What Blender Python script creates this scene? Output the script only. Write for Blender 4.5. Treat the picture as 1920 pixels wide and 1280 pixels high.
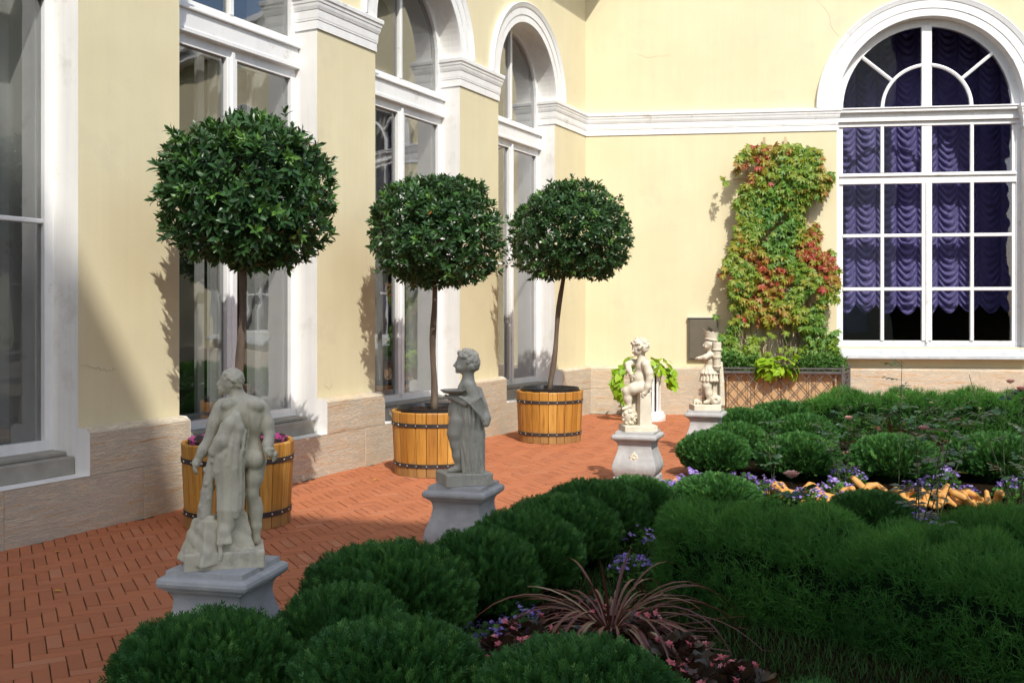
import bpy, bmesh, math, random
import numpy as np
from mathutils import Vector, Matrix

for o in list(bpy.data.objects):
    bpy.data.objects.remove(o)
random.seed(7)
RNG = np.random.default_rng(11)
SC = bpy.context.scene
COL = SC.collection
R = math.radians

# ------------------------------------------------------------------ camera, sky, sun, exposure
EYE = 1.8
cam_d = bpy.data.cameras.new('camera')
cam = bpy.data.objects.new('camera', cam_d)
COL.objects.link(cam)
cam.location = (0, 0, EYE)
cam.rotation_euler = (R(90), 0, 0)
cam_d.sensor_width = 36.0
cam_d.lens = 36.0 * 1900 / 1920
cam_d.shift_y = -55 / 1920
cam_d.clip_start = 0.05
cam_d.clip_end = 3000
SC.camera = cam

LIGHT = Vector((-0.24, 0.91, -1.0)).normalized()
world = bpy.data.worlds.new('World')
SC.world = world
world.use_nodes = True
wn = world.node_tree
bg = wn.nodes['Background']
sky = wn.nodes.new('ShaderNodeTexSky')
sky.sky_type = 'NISHITA'
sky.sun_disc = False
sky.sun_elevation = math.asin(-LIGHT.z)
sky.sun_rotation = math.atan2(-LIGHT.x, -LIGHT.y)
sky.air_density = 1.0
sky.dust_density = 2.0
wn.links.new(sky.outputs[0], bg.inputs[0])
bg.inputs[1].default_value = 0.15
sun_d = bpy.data.lights.new('sun', 'SUN')
sun_d.energy = 2.75
sun_d.angle = R(0.53)
sun_d.color = (1.0, 0.955, 0.88)
sun = bpy.data.objects.new('sun', sun_d)
COL.objects.link(sun)
sun.rotation_euler = LIGHT.to_track_quat('-Z', 'Y').to_euler()
sun.location = (2, -10, 30)
SC.view_settings.view_transform = 'Standard'
SC.view_settings.look = 'None'
SC.view_settings.gamma = 1.0
SC.view_settings.use_curve_mapping = False
SC.view_settings.exposure = 0.64
SC.cycles.max_bounces = 6
SC.cycles.diffuse_bounces = 3
SC.cycles.glossy_bounces = 3
SC.cycles.transparent_max_bounces = 10
SC.cycles.caustics_reflective = False
SC.cycles.caustics_refractive = False

# ------------------------------------------------------------------ materials
MATS = {}


class NT:
    def __init__(s, name):
        s.m = bpy.data.materials.new(name)
        s.m.use_nodes = True
        s.t = s.m.node_tree
        s.b = s.t.nodes['Principled BSDF']
        s.out = s.t.nodes['Material Output']
        MATS[name] = s.m

    def n(s, typ, **kw):
        nd = s.t.nodes.new(typ)
        for k, v in kw.items():
            if k.startswith('i_'):
                key = k[2:]
                key = int(key) if key.isdigit() else key.replace('_', ' ')
                nd.inputs[key].default_value = v
            else:
                setattr(nd, k, v)
        return nd

    def l(s, a, b):
        s.t.links.new(a, b)

    def coord(s, scale=(1, 1, 1), kind='Object', rot=(0, 0, 0)):
        tc = s.n('ShaderNodeTexCoord')
        mp = s.n('ShaderNodeMapping')
        mp.inputs['Scale'].default_value = scale
        mp.inputs['Rotation'].default_value = rot
        s.l(tc.outputs[kind], mp.inputs[0])
        return mp.outputs[0]

    def noise(s, vec, scale, detail=5, rough=0.6):
        nd = s.n('ShaderNodeTexNoise', i_Scale=scale, i_Detail=detail, i_Roughness=rough)
        if vec is not None:
            s.l(vec, nd.inputs['Vector'])
        return nd.outputs['Fac']

    def ramp(s, fac, stops):
        r = s.n('ShaderNodeValToRGB')
        e = r.color_ramp.elements
        while len(e) < len(stops):
            e.new(0.5)
        for el, (p, c) in zip(e, stops):
            el.position = p
            el.color = (*c, 1) if len(c) == 3 else c
        s.l(fac, r.inputs[0])
        return r.outputs[0]

    def mix(s, fac, a, b, mode='MIX'):
        m = s.n('ShaderNodeMix', data_type='RGBA', blend_type=mode)
        for sock, v in ((m.inputs[0], fac), (m.inputs[6], a), (m.inputs[7], b)):
            if isinstance(v, (int, float)):
                sock.default_value = v
            elif isinstance(v, tuple):
                sock.default_value = (*v, 1)
            else:
                s.l(v, sock)
        return m.outputs[2]

    def bump(s, h, strength=0.3, dist=0.01):
        b = s.n('ShaderNodeBump', i_Strength=strength, i_Distance=dist)
        s.l(h, b.inputs['Height'])
        s.l(b.outputs[0], s.b.inputs['Normal'])

    def fin(s, color=None, rough=0.6, metal=0.0, spec=None):
        if isinstance(color, tuple):
            s.b.inputs['Base Color'].default_value = (*color, 1)
        elif color is not None:
            s.l(color, s.b.inputs['Base Color'])
        s.b.inputs['Roughness'].default_value = rough
        s.b.inputs['Metallic'].default_value = metal
        if spec is not None:
            s.b.inputs['Specular IOR Level'].default_value = spec
        return s.m


def stained(name, c1, c2, scale=3.0, rough=0.7, fine=60, bump=0.15, bdist=0.004, stretch=(1, 1, 1), dirt=None, dscale=1.2, dlo=.62, dhi=.78, spec=None, streak=0):
    t = NT(name)
    v = t.coord(stretch)
    n1 = t.noise(v, scale, 3, .6)
    col = t.ramp(n1, [(0.32, c1), (0.68, c2)])
    if dirt:
        n2 = t.noise(t.coord(), dscale, 5, .7)
        f = t.ramp(n2, [(dlo, (0, 0, 0)), (dhi, (1, 1, 1))])
        col = t.mix(f, col, dirt)
    if streak:
        n3 = t.noise(t.coord((5, 5, .22)), 1.6, 5, .7)
        col = t.mix(1.0, col, t.ramp(n3, [(.35, (1 - streak, 1 - streak, 1 - streak * .8)), (.62, (1, 1, 1))]), 'MULTIPLY')
    t.bump(t.noise(v, fine, 2, .6), bump, bdist)
    return t.fin(col, rough, 0, spec)


stained('yellow_plaster', (.695, .62, .40), (.75, .68, .45), 0.9, .85, 40, .25, .004, dirt=(.63, .565, .40), dscale=1.1, dlo=.56, dhi=.80, streak=.035)
stained('white_plaster', (.80, .79, .75), (.88, .87, .83), 1.3, .8, 50, .2, .003, dirt=(.66, .64, .57), dscale=2.0, dlo=.56, streak=.10)
stained('white_paint', (.80, .81, .80), (.88, .88, .86), 3.0, .45, 70, .15, .002, dirt=(.60, .58, .52), dscale=5.0, dlo=.60, dhi=.74, streak=.06)
stained('grey_sill_stone', (.25, .24, .20), (.36, .34, .29), 4, .9, 90, .4, .004, dirt=(.20, .18, .14), dscale=3)
stained('pedestal_stone', (.40, .395, .375), (.51, .50, .475), 5, .8, 90, .4, .004, stretch=(1, 1, 2.5), dirt=(.56, .555, .53), dscale=5, dlo=.50, dhi=.72, streak=.16)
stained('marble_warm', (.60, .535, .38), (.73, .665, .50), 6, .7, 120, .35, .002, dirt=(.30, .275, .19), dscale=6, dlo=.52, dhi=.74, streak=.22)
stained('marble_grey', (.47, .44, .35), (.57, .54, .44), 7, .72, 120, .35, .002, dirt=(.27, .26, .20), dscale=8, dlo=.52, dhi=.78, streak=.2)
stained('marble_pale', (.60, .53, .40), (.74, .68, .54), 7, .7, 120, .35, .002, dirt=(.48, .41, .30), dscale=8, dlo=.6, dhi=.8)
stained('iron', (.07, .065, .065), (.12, .11, .105), 12, .55, 90, .2, .002, dirt=(.14, .09, .06), dscale=9)
stained('hoop_iron', (.025, .022, .022), (.05, .045, .042), 12, .5, 90, .2, .002)
stained('black_plastic', (.012, .012, .013), (.022, .022, .024), 8, .4, 60, .1, .001)
stained('soil', (.020, .013, .008), (.05, .032, .02), 22, .95, 60, .9, .03, spec=.05)
stained('bed_soil', (.010, .007, .004), (.026, .018, .010), 14, 1.0, 60, .9, .03, spec=.0)
stained('bark', (.07, .05, .035), (.19, .14, .10), 7, .9, 40, .8, .01, stretch=(1, 1, .25))
stained('brown_wood', (.06, .03, .025), (.10, .055, .045), 6, .5, 60, .2, .002, stretch=(1, 1, .1))
stained('trellis_wood', (.46, .34, .20), (.60, .46, .29), 8, .8, 60, .3, .002, stretch=(1, 1, .1))
stained('panel_wood', (.46, .29, .14), (.60, .40, .21), 6, .75, 60, .3, .002, stretch=(1, 1, .12))
stained('cabinet_paint', (.115, .10, .07), (.145, .125, .09), 5, .5, 60, .1, .001)
stained('terracotta_root', (.58, .27, .06), (.70, .36, .10), 9, .55, 40, .4, .005, dirt=(.40, .17, .04), dscale=9)
stained('interior', (.10, .09, .075), (.14, .125, .10), 1, .9)
stained('sheer_curtain', (.52, .52, .50), (.62, .62, .60), 3, .9)
stained('stem_green', (.03, .045, .018), (.055, .07, .028), 9, .7)
stained('stem_brown', (.16, .12, .085), (.32, .26, .19), 9, .8)
stained('crack_filler', (.34, .29, .19), (.42, .36, .24), 9, .9)
stained('zinc', (.42, .45, .47), (.55, .57, .58), 8, .45, 60, .1, .001)
stained('core_shade_green', (.006, .014, .006), (.010, .022, .008), 20, 1.0, spec=0.0)  # near-black green: shade inside the foliage put into the colour
stained('ground_earth', (.10, .085, .06), (.16, .13, .09), .8, .95)
stained('roof_metal', (.10, .14, .11), (.14, .18, .14), 2, .5)

t = NT('purple_silk')
col = t.ramp(t.noise(t.coord((6, 6, 1)), 3, 4), [(.3, (.125, .10, .33)), (.7, (.18, .15, .44))])
t.fin(col, .5)
t.b.inputs['Sheen Weight'].default_value = .3

t = NT('magenta_liner')
col = t.ramp(t.noise(t.coord(), 9, 3), [(.47, (.02, .012, .02)), (.53, (.42, .05, .22))])
t.fin(col, .5)

t = NT('stud_metal')
t.fin((.75, .74, .72), .3, .9)

# travertine-like plinth stone, horizontally banded
t = NT('plinth_stone')
v = t.coord((.55, .55, 7.0))
oi = t.n('ShaderNodeObjectInfo')
sc = t.n('ShaderNodeVectorMath', operation='SCALE')
sc.inputs[0].default_value = (9, 5, 3)
t.l(oi.outputs['Random'], sc.inputs['Scale'])
ad = t.n('ShaderNodeVectorMath', operation='ADD')
t.l(v, ad.inputs[0]); t.l(sc.outputs[0], ad.inputs[1])
n1 = t.noise(ad.outputs[0], 2.6, 7, .74)
col = t.ramp(n1, [(.28, (.30, .14, .075)), (.37, (.50, .33, .19)), (.44, (.62, .52, .37)), (.50, (.44, .40, .33)), (.55, (.70, .62, .47)), (.61, (.52, .34, .19)), (.68, (.64, .56, .43)), (.78, (.42, .37, .30))])
n2 = t.noise(t.coord((1, 1, 2.6)), 11, 6, .78)
f = t.ramp(n2, [(.54, (0, 0, 0)), (.66, (.6, .6, .6))])
col = t.mix(f, col, (.40, .33, .25))
mu = t.n('ShaderNodeMath', operation='MULTIPLY', i_1=.22)
t.l(oi.outputs['Random'], mu.inputs[0])
col = t.mix(mu.outputs[0], col, (.60, .50, .38))
t.bump(t.noise(t.coord((1, 1, 3)), 22, 4, .7), .8, .016)
t.fin(col, .9)

# clinker brick, each piece its own shade
t = NT('brick_clay')
oi = t.n('ShaderNodeObjectInfo')
ge = t.n('ShaderNodeNewGeometry')
a = t.n('ShaderNodeMath', operation='ADD'); t.l(oi.outputs['Random'], a.inputs[0]); t.l(ge.outputs['Random Per Island'], a.inputs[1])
fr = t.n('ShaderNodeMath', operation='FRACT'); t.l(a.outputs[0], fr.inputs[0])
col = t.ramp(fr.outputs[0], [(0, (.41, .135, .055)), (.35, (.45, .150, .060)), (.7, (.485, .165, .067)), (.96, (.45, .160, .070)), (1, (.50, .20, .10))])
big = t.ramp(t.noise(t.coord(kind='Generated'), 3, 4), [(.3, (.82, .82, .82)), (.7, (1.08, 1.05, 1.0))])
col = t.mix(1.0, col, t.ramp(t.noise(None, 40, 5), [(.3, (.82, .80, .78)), (.7, (1, 1, 1))]), 'MULTIPLY')
gp = t.n('ShaderNodeNewGeometry')
st = t.noise(gp.outputs['Position'], 1.1, 6, .7)
col = t.mix(t.ramp(st, [(.56, (0, 0, 0)), (.72, (.45, .45, .45))]), col, (.36, .15, .09))
t.bump(t.noise(gp.outputs['Position'], 90, 4), .35, .003)
t.fin(col, .85)

t = NT('joint_moss')
gp = t.n('ShaderNodeNewGeometry')
col = t.ramp(t.noise(gp.outputs['Position'], 3, 5), [(.4, (.085, .050, .030)), (.60, (.05, .06, .02))])
t.fin(col, .95)

# oak stave, each its own tone
t = NT('tub_wood')
oi = t.n('ShaderNodeObjectInfo')
base = t.ramp(oi.outputs['Random'], [(0, (.42, .185, .028)), (.5, (.55, .27, .045)), (1, (.68, .37, .08))])
v = t.coord((14, 14, .8))
sc = t.n('ShaderNodeVectorMath', operation='SCALE'); sc.inputs[0].default_value = (3, 7, 11)
t.l(oi.outputs['Random'], sc.inputs['Scale'])
ad = t.n('ShaderNodeVectorMath', operation='ADD'); t.l(v, ad.inputs[0]); t.l(sc.outputs[0], ad.inputs[1])
g = t.noise(ad.outputs[0], 2.5, 6, .6)
col = t.mix(1.0, base, t.ramp(g, [(.28, (.52, .46, .42)), (.45, (.86, .84, .82)), (.65, (1.05, 1.05, 1.05))]), 'MULTIPLY')
sw = t.noise(t.coord((6, 6, .6)), 2.2, 5, .7)
col = t.mix(t.ramp(sw, [(.56, (0, 0, 0)), (.74, (.55, .55, .55))]), col, (.34, .22, .11))
sepz = t.n('ShaderNodeSeparateXYZ'); t.l(t.coord(), sepz.inputs[0])
nz = t.noise(ad.outputs[0], 1.2, 4)
mz = t.n('ShaderNodeMath', operation='MULTIPLY_ADD', i_1=.22, i_2=0.0); t.l(nz, mz.inputs[0])
sb = t.n('ShaderNodeMath', operation='SUBTRACT'); t.l(sepz.outputs[2], sb.inputs[0]); t.l(mz.outputs[0], sb.inputs[1])
col = t.mix(t.ramp(sb.outputs[0], [(.0, (.55, .55, .55)), (.06, (0, 0, 0))]), col, (.26, .17, .085))
t.bump(g, .25, .004)
t.fin(col, .55)

# window glass: the side windows are old double glazing, seen at a slant
for GN, GF0, GT in (('glass', .11, .80), ('clear_glass', .05, .86)):
    t = NT(GN)
    lw = t.n('ShaderNodeLayerWeight', i_Blend=.5)
    pw = t.n('ShaderNodeMath', operation='POWER', i_1=4.0); t.l(lw.outputs['Facing'], pw.inputs[0])
    ma = t.n('ShaderNodeMath', operation='MULTIPLY_ADD', i_1=1.6, i_2=GF0); t.l(pw.outputs[0], ma.inputs[0])
    tr = t.n('ShaderNodeBsdfTransparent'); tr.inputs[0].default_value = (GT, GT * 1.01, GT, 1)
    gl = t.n('ShaderNodeBsdfGlossy'); gl.inputs['Roughness'].default_value = .01; gl.inputs[0].default_value = (.95, .96, 1, 1)
    nn = t.noise(t.coord(), 1.4, 2)
    bp = t.n('ShaderNodeBump', i_Strength=.05, i_Distance=.05); t.l(nn, bp.inputs['Height']); t.l(bp.outputs[0], gl.inputs['Normal'])
    mx = t.n('ShaderNodeMixShader'); t.l(ma.outputs[0], mx.inputs[0]); t.l(tr.outputs[0], mx.inputs[1]); t.l(gl.outputs[0], mx.inputs[2])
    t.l(mx.outputs[0], t.out.inputs[0])


def leafmat(name, stops, rough=.45, trans=.22, spec=.5, tcol=(.18, .32, .04)):
    t = NT(name)
    at = t.n('ShaderNodeAttribute', attribute_name='tint')
    col = t.ramp(at.outputs['Fac'], stops)
    t.fin(col, rough, 0, spec)
    if trans:
        tl = t.n('ShaderNodeBsdfTranslucent')
        t.l(t.mix(.5, col, tcol), tl.inputs[0])
        mx = t.n('ShaderNodeMixShader', i_0=trans)
        t.l(t.b.outputs[0], mx.inputs[1]); t.l(tl.outputs[0], mx.inputs[2]); t.l(mx.outputs[0], t.out.inputs[0])
    return t.m


leafmat('laurel_leaf', [(0, (.018, .055, .019)), (.5, (.034, .092, .028)), (.8, (.065, .165, .038)), (.985, (.13, .27, .05)), (1, (.5, .22, .03))], .36, .18, .5)
leafmat('thuja_leaf', [(0, (.022, .085, .020)), (.45, (.045, .150, .032)), (.82, (.095, .245, .048)), (1, (.17, .33, .07))], .55, .14, .3)
leafmat('thuja_lit', [(0, (.025, .08, .02)), (.5, (.04, .12, .028)), (.88, (.06, .16, .04)), (1, (.09, .19, .045))], .55, .22, .35)
leafmat('feather_leaf', [(0, (.045, .165, .032)), (.6, (.085, .25, .045)), (1, (.15, .36, .065))], .6, .35, .2)
leafmat('creeper_leaf', [(0, (.05, .17, .03)), (.38, (.12, .27, .035)), (.60, (.25, .34, .035)), (.76, (.36, .28, .035)), (.87, (.38, .13, .035)), (1, (.40, .05, .035))], .45, .3, .4, (.3, .3, .03))
leafmat('lime_leaf', [(0, (.22, .42, .02)), (.6, (.33, .54, .03)), (1, (.46, .64, .05))], .45, .35, .4, (.5, .6, .05))
leafmat('herb_leaf', [(0, (.05, .14, .03)), (.6, (.09, .22, .045)), (1, (.15, .30, .06))], .55, .3, .3)
leafmat('rose_leaf', [(0, (.015, .045, .018)), (.6, (.03, .08, .03)), (.85, (.05, .11, .04)), (.93, (.09, .035, .02)), (1, (.12, .03, .02))], .35, .15, .5)
leafmat('bronze_leaf', [(0, (.028, .026, .016)), (.5, (.055, .032, .018)), (.8, (.06, .055, .035)), (1, (.15, .065, .025))], .35, .15, .5, (.3, .08, .03))
leafmat('cordyline_leaf', [(0, (.10, .032, .02)), (.5, (.18, .064, .036)), (.8, (.26, .13, .075)), (.93, (.40, .32, .18)), (1, (.5, .42, .25))], .4, .15, .5, (.3, .1, .06))
leafmat('purple_petal', [(0, (.26, .17, .52)), (.6, (.38, .27, .66)), (1, (.52, .40, .74))], .7, .25, .2, (.4, .3, .7))
leafmat('pink_petal', [(0, (.62, .12, .14)), (.6, (.78, .22, .24)), (1, (.85, .38, .38))], .6, .3, .3, (.9, .3, .3))
leafmat('rose_petal', [(0, (.74, .36, .34)), (.6, (.85, .52, .47)), (1, (.9, .7, .6))], .6, .3, .3, (.9, .5, .4))
leafmat('bud_cream', [(0, (.62, .60, .30)), (1, (.78, .74, .48))], .6, .2, .3, (.7, .7, .3))
leafmat('grass_blade', [(0, (.02, .07, .015)), (.6, (.035, .11, .02)), (1, (.06, .15, .03))], .6, .25, .3)
leafmat('fallen_leaf', [(0, (.62, .32, .03)), (1, (.75, .45, .05))], .6, .2, .3)
MT = MATS


# ------------------------------------------------------------------ mesh helpers
def link(o, parent=None):
    COL.objects.link(o)
    if parent is not None:
        o.parent = parent
    return o


def tag(o, label, cat, group=None):
    o['label'] = label
    o['category'] = cat
    if group:
        o['group'] = group
    return o


def struct(o, kind='structure'):
    o['kind'] = kind
    return o


def empty(name, loc, rz=0.0):
    o = bpy.data.objects.new(name, None)
    o.location = loc
    o.rotation_euler = (0, 0, rz)
    o.empty_display_size = .2
    return link(o)


def np_mesh(name, V, Fs, mat, tint=None, smooth=False):
    """V (n,3); Fs list of (m,k) int arrays; tint per face (concatenated)."""
    me = bpy.data.meshes.new(name)
    if isinstance(Fs, np.ndarray):
        Fs = [Fs]
    V = np.ascontiguousarray(V, dtype=np.float32)
    me.vertices.add(len(V))
    me.vertices.foreach_set('co', V.ravel())
    nl = sum(f.size for f in Fs)
    npoly = sum(len(f) for f in Fs)
    me.loops.add(nl)
    me.polygons.add(npoly)
    me.loops.foreach_set('vertex_index', np.concatenate([f.ravel() for f in Fs]).astype(np.int32))
    tot = np.concatenate([np.full(len(f), f.shape[1]) for f in Fs]).astype(np.int32)
    st = np.concatenate([[0], np.cumsum(tot)[:-1]]).astype(np.int32)
    me.polygons.foreach_set('loop_start', st)
    if smooth:
        me.polygons.foreach_set('use_smooth', np.ones(npoly, dtype=bool))
    me.update(calc_edges=True)
    if tint is not None:
        at = me.attributes.new('tint', 'FLOAT', 'FACE')
        at.data.foreach_set('value', np.ascontiguousarray(tint, dtype=np.float32))
    me.materials.append(MT[mat] if isinstance(mat, str) else mat)
    return me


def ob(name, me, parent=None, loc=None, rz=None):
    o = bpy.data.objects.new(name, me)
    if loc is not None:
        o.location = loc
    if rz is not None:
        o.rotation_euler = (0, 0, rz)
    return link(o, parent)


class MB:
    def __init__(s):
        s.v = []
        s.f = []
        s.sm = False

    def poly(s, pts):
        i = len(s.v)
        s.v += [tuple(p) for p in pts]
        s.f.append(tuple(range(i, i + len(pts))))

    def grid(s, rows, closed=False):
        """rows: list of equal-length lists of points -> quads"""
        i = len(s.v)
        n = len(rows[0])
        for r in rows:
            s.v += [tuple(p) for p in r]
        for a in range(len(rows) - 1):
            for b in range(n if closed else n - 1):
                b2 = (b + 1) % n
                s.f.append((i + a * n + b, i + a * n + b2, i + (a + 1) * n + b2, i + (a + 1) * n + b))

    def box(s, x0, x1, y0, y1, z0, z1):
        i = len(s.v)
        s.v += [(x, y, z) for z in (z0, z1) for y in (y0, y1) for x in (x0, x1)]
        for f in ((0, 2, 3, 1), (4, 5, 7, 6), (0, 1, 5, 4), (2, 6, 7, 3), (0, 4, 6, 2), (1, 3, 7, 5)):
            s.f.append(tuple(i + k for k in f))

    def tube(s, pts, rads, n=8, cap=True):
        pts = [Vector(p) for p in pts]
        if isinstance(rads, (int, float)):
            rads = [rads] * len(pts)
        rows = []
        up = Vector((.13, .31, .94))
        for k, p in enumerate(pts):
            d = (pts[min(k + 1, len(pts) - 1)] - pts[max(k - 1, 0)]).normalized()
            a = d.cross(up)
            if a.length < .05:
                a = d.cross(Vector((1, 0, 0)))
            a.normalize()
            b = d.cross(a)
            rows.append([p + (a * math.cos(t * 2 * math.pi / n) + b * math.sin(t * 2 * math.pi / n)) * rads[k] for t in range(n)])
        s.grid(rows, True)
        if cap:
            s.poly(list(reversed(rows[0])))
            s.poly(rows[-1])

    def lathe(s, prof, n=32, c=(0, 0, 0)):
        rows = [[(c[0] + r * math.cos(2 * math.pi * k / n), c[1] + r * math.sin(2 * math.pi * k / n), c[2] + z) for k in range(n)] for r, z in prof]
        s.grid(rows, True)

    def mesh(s, name, mat, smooth=False, bevel=0.0, segs=1, fix=True):
        me = bpy.data.meshes.new(name)
        me.from_pydata(s.v, [], s.f)
        if bevel or fix:
            bm = bmesh.new()
            bm.from_mesh(me)
            bmesh.ops.remove_doubles(bm, verts=bm.verts, dist=1e-5)
            if fix:
                bmesh.ops.recalc_face_normals(bm, faces=bm.faces)
            if bevel:
                ed = [e for e in bm.edges if len(e.link_faces) == 2 and e.calc_face_angle(0) > .6]
                bmesh.ops.bevel(bm, geom=ed, offset=bevel, segments=segs, affect='EDGES', profile=.6, clamp_overlap=True)
            bm.to_mesh(me)
            bm.free()
        if smooth:
            me.polygons.foreach_set('use_smooth', np.ones(len(me.polygons), dtype=bool))
        me.materials.append(MT[mat])
        me.update()
        return me

    def obj(s, name, mat, parent=None, loc=None, rz=None, **kw):
        return ob(name, s.mesh(name, mat, **kw), parent, loc, rz)


def unit(a):
    return a / np.maximum(np.linalg.norm(a, axis=-1, keepdims=True), 1e-9)


def rand_dirs(n, rng=RNG):
    return unit(rng.normal(size=(n, 3)))


LEAF_V = np.array([(0, 0, 0), (-.17, .30, .05), (0, .30, 0), (.17, .30, .05), (-.18, .62, .05), (0, .62, .02), (.18, .62, .05), (0, 1, -.09)])
LEAF_F = np.array([(0, 2, 1), (0, 3, 2), (2, 5, 4), (2, 4, 1), (3, 6, 5), (3, 5, 2), (5, 7, 4), (6, 7, 5)])
BLADE_V = np.array([(-.035, 0, 0), (.035, 0, 0), (-.025, .5, .03), (.025, .5, .03), (0, 1, -.02)])
BLADE_F = np.array([(0, 1, 3), (0, 3, 2), (2, 3, 4)])


def spray_template(nb=4):
    """flat fan of scale-leaf twigs"""
    V = []
    F = []

    def quad(p, q, w):
        p = np.array(p); q = np.array(q)
        d = unit(q - p)
        s = np.array((d[1], -d[0], 0)) * w
        i = len(V)
        V.extend([p - s * .6, p + s * .6, p + (q - p) * .6 + s, q, p + (q - p) * .6 - s])
        F.extend([(i, i + 1, i + 2), (i, i + 2, i + 4), (i + 4, i + 2, i + 3)])
    quad((0, 0, 0), (0, 1, 0), .038)
    for k in range(nb):
        y = .18 + .62 * k / (nb - 1)
        L = .50 * (1 - .55 * k / (nb - 1))
        for s in (-1, 1):
            quad((0, y, 0), (s * L * .68, y + L * .85, .04), .042)
    return np.array(V), np.array(F)


SPRAY_V, SPRAY_F = spray_template()


def scatter(tv, tf, pos, d, nrm, scale, width=1.0):
    """instances of a template (axis +Y, face +Z) -> V, F"""
    n = len(pos)
    d = unit(d)
    x = unit(np.cross(d, nrm))
    z = np.cross(x, d)
    sc = np.broadcast_to(np.asarray(scale, dtype=float), (n,))[:, None, None]
    V = pos[:, None, :] + sc * (tv[None, :, 0:1] * width * x[:, None, :] + tv[None, :, 1:2] * d[:, None, :] + tv[None, :, 2:3] * z[:, None, :])
    F = tf[None] + (np.arange(n) * len(tv))[:, None, None]
    return V.reshape(-1, 3), F.reshape(-1, tf.shape[1])


def join(parts):
    """[(V,F,tint)] -> V,F,tint"""
    Vs, Fs, T = [], [], []
    o = 0
    for V, F, tt in parts:
        Vs.append(V); Fs.append(F + o); T.append(np.broadcast_to(tt, (len(F),)))
        o += len(V)
    return np.concatenate(Vs), np.concatenate(Fs), np.concatenate(T)


def copy_tree(src, loc, rz=None, scale=None):
    def rec(o, par):
        c = o.copy()
        COL.objects.link(c)
        c.parent = par
        for ch in o.children:
            rec(ch, c)
        return c
    c = rec(src, None)
    c.location = loc
    if rz is not None:
        c.rotation_euler = (0, 0, rz)
    if scale is not None:
        c.scale = scale if not isinstance(scale, (int, float)) else (scale,) * 3
    return c


# ------------------------------------------------------------------ the place: key points
CX, CY = 1.32, 18.17                                    # inner corner of the two wings
ANG_L = math.atan2(-.8924, -.4513)                      # local x along the left wing, towards the camera; y outward
ANG_B = math.atan2(.1289, -.9917)                       # back wing: local x to the left, y outward (window at x = -5.92)


def terrace_edge(y):                                    # left edge of the planted bed
    return -1.15 + .5 * (y - 4.93)


# ------------------------------------------------------------------ ground and terrace
g = MB()
g.poly([(-1500, -1500, -.06), (1500, -1500, -.06), (1500, 1500, -.06), (-1500, 1500, -.06)])
struct(g.obj('ground', 'ground_earth'))

terrace = MB()
terrace.poly([(-9, -1.1, -.014), (17.1, -1.1, -.014), (17.1, 19, -.014), (-9, 19, -.014)])
terrace = struct(terrace.obj('brick_terrace', 'joint_moss'))


def brick_mesh(name, l, w, h, c, tilt=(0, 0)):
    m = MB()
    x, y = l / 2, w / 2
    tz = lambda a, b: h + tilt[0] * a + tilt[1] * b
    r0 = [(-x, -y, 0), (x, -y, 0), (x, y, 0), (-x, y, 0)]
    r1 = [(a, b, tz(a, b) - c) for a, b, _ in r0]
    r2 = [(a - math.copysign(c, a), b - math.copysign(c, b), tz(a, b)) for a, b, _ in r0]
    m.grid([r0, r1, r2], True)
    m.poly(r2)
    return m


def in_wing(x, y):
    # inside the plinth lines of the left and back wings
    dx, dy = x - CX, y - CY
    wl = dx * .8924 - dy * .4513
    wb = -dx * .1289 - dy * .9917
    return wl < .10 or wb < .10


BW, BK = .083, 3
A1 = R(27)
ex = (math.cos(A1), math.sin(A1))
ey = (-math.sin(A1), math.cos(A1))
GAP = .006
cells = []
for i in range(-170, 260):
    for j in range(-40, 40):
        bx, by = i + 2 * BK * j, i
        for horiz in (True, False):
            if horiz:
                cx_, cy_, rot = bx + BK / 2, by + .5, 0
            else:
                cx_, cy_, rot = bx + BK + .5, by + 1 - BK / 2, 1
            wx = (cx_ * ex[0] + cy_ * ey[0]) * BW - 4
            wy = (cx_ * ex[1] + cy_ * ey[1]) * BW + 4
            if not (3.2 < wy < 17.9 and -4.9 < wx < 9):
                continue
            if in_wing(wx, wy):
                continue
            if wx > terrace_edge(wy) + .35 and wy < 15.3:
                continue
            px = 960 + 1900 * wx / wy
            if px < -160 or px > 2080:
                continue
            cells.append((wx, wy, rot))
bmesh_vars = []
for k in range(6):
    bmesh_vars.append(brick_mesh('brick', BK * BW - GAP, BW - GAP, .022, .003, (random.uniform(-.006, .006), random.uniform(-.012, .012))).mesh('brick', 'brick_clay'))
cells.sort(key=lambda c: math.hypot(c[0] + .0, c[1]) + (0 if 0 < 960 + 1900 * c[0] / c[1] < 1300 and 585 + 3420 / c[1] < 1290 else 50))
for k, (x, y, rot) in enumerate(cells[:300]):
    o = ob('brick', bmesh_vars[random.randrange(6)], terrace, (x, y, -.022 + random.uniform(-.0022, .0022)), A1 + rot * math.pi / 2 + random.uniform(-.012, .012))
far = MB()
for (x, y, rot) in cells[300:]:
    b = brick_mesh('', BK * BW - GAP, BW - GAP, .022, .003, (random.uniform(-.006, .006), random.uniform(-.012, .012)))
    a = A1 + rot * math.pi / 2 + random.uniform(-.01, .01)
    ca, sa = math.cos(a), math.sin(a)
    dz = -.022 + random.uniform(-.0022, .0022)
    i = len(far.v)
    far.v += [(x + p[0] * ca - p[1] * sa, y + p[0] * sa + p[1] * ca, p[2] + dz) for p in b.v]
    far.f += [tuple(i + q for q in f) for f in b.f]
fo = far.obj('brick_field', 'brick_clay', terrace, fix=False)
fo['kind'] = 'stuff'

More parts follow.
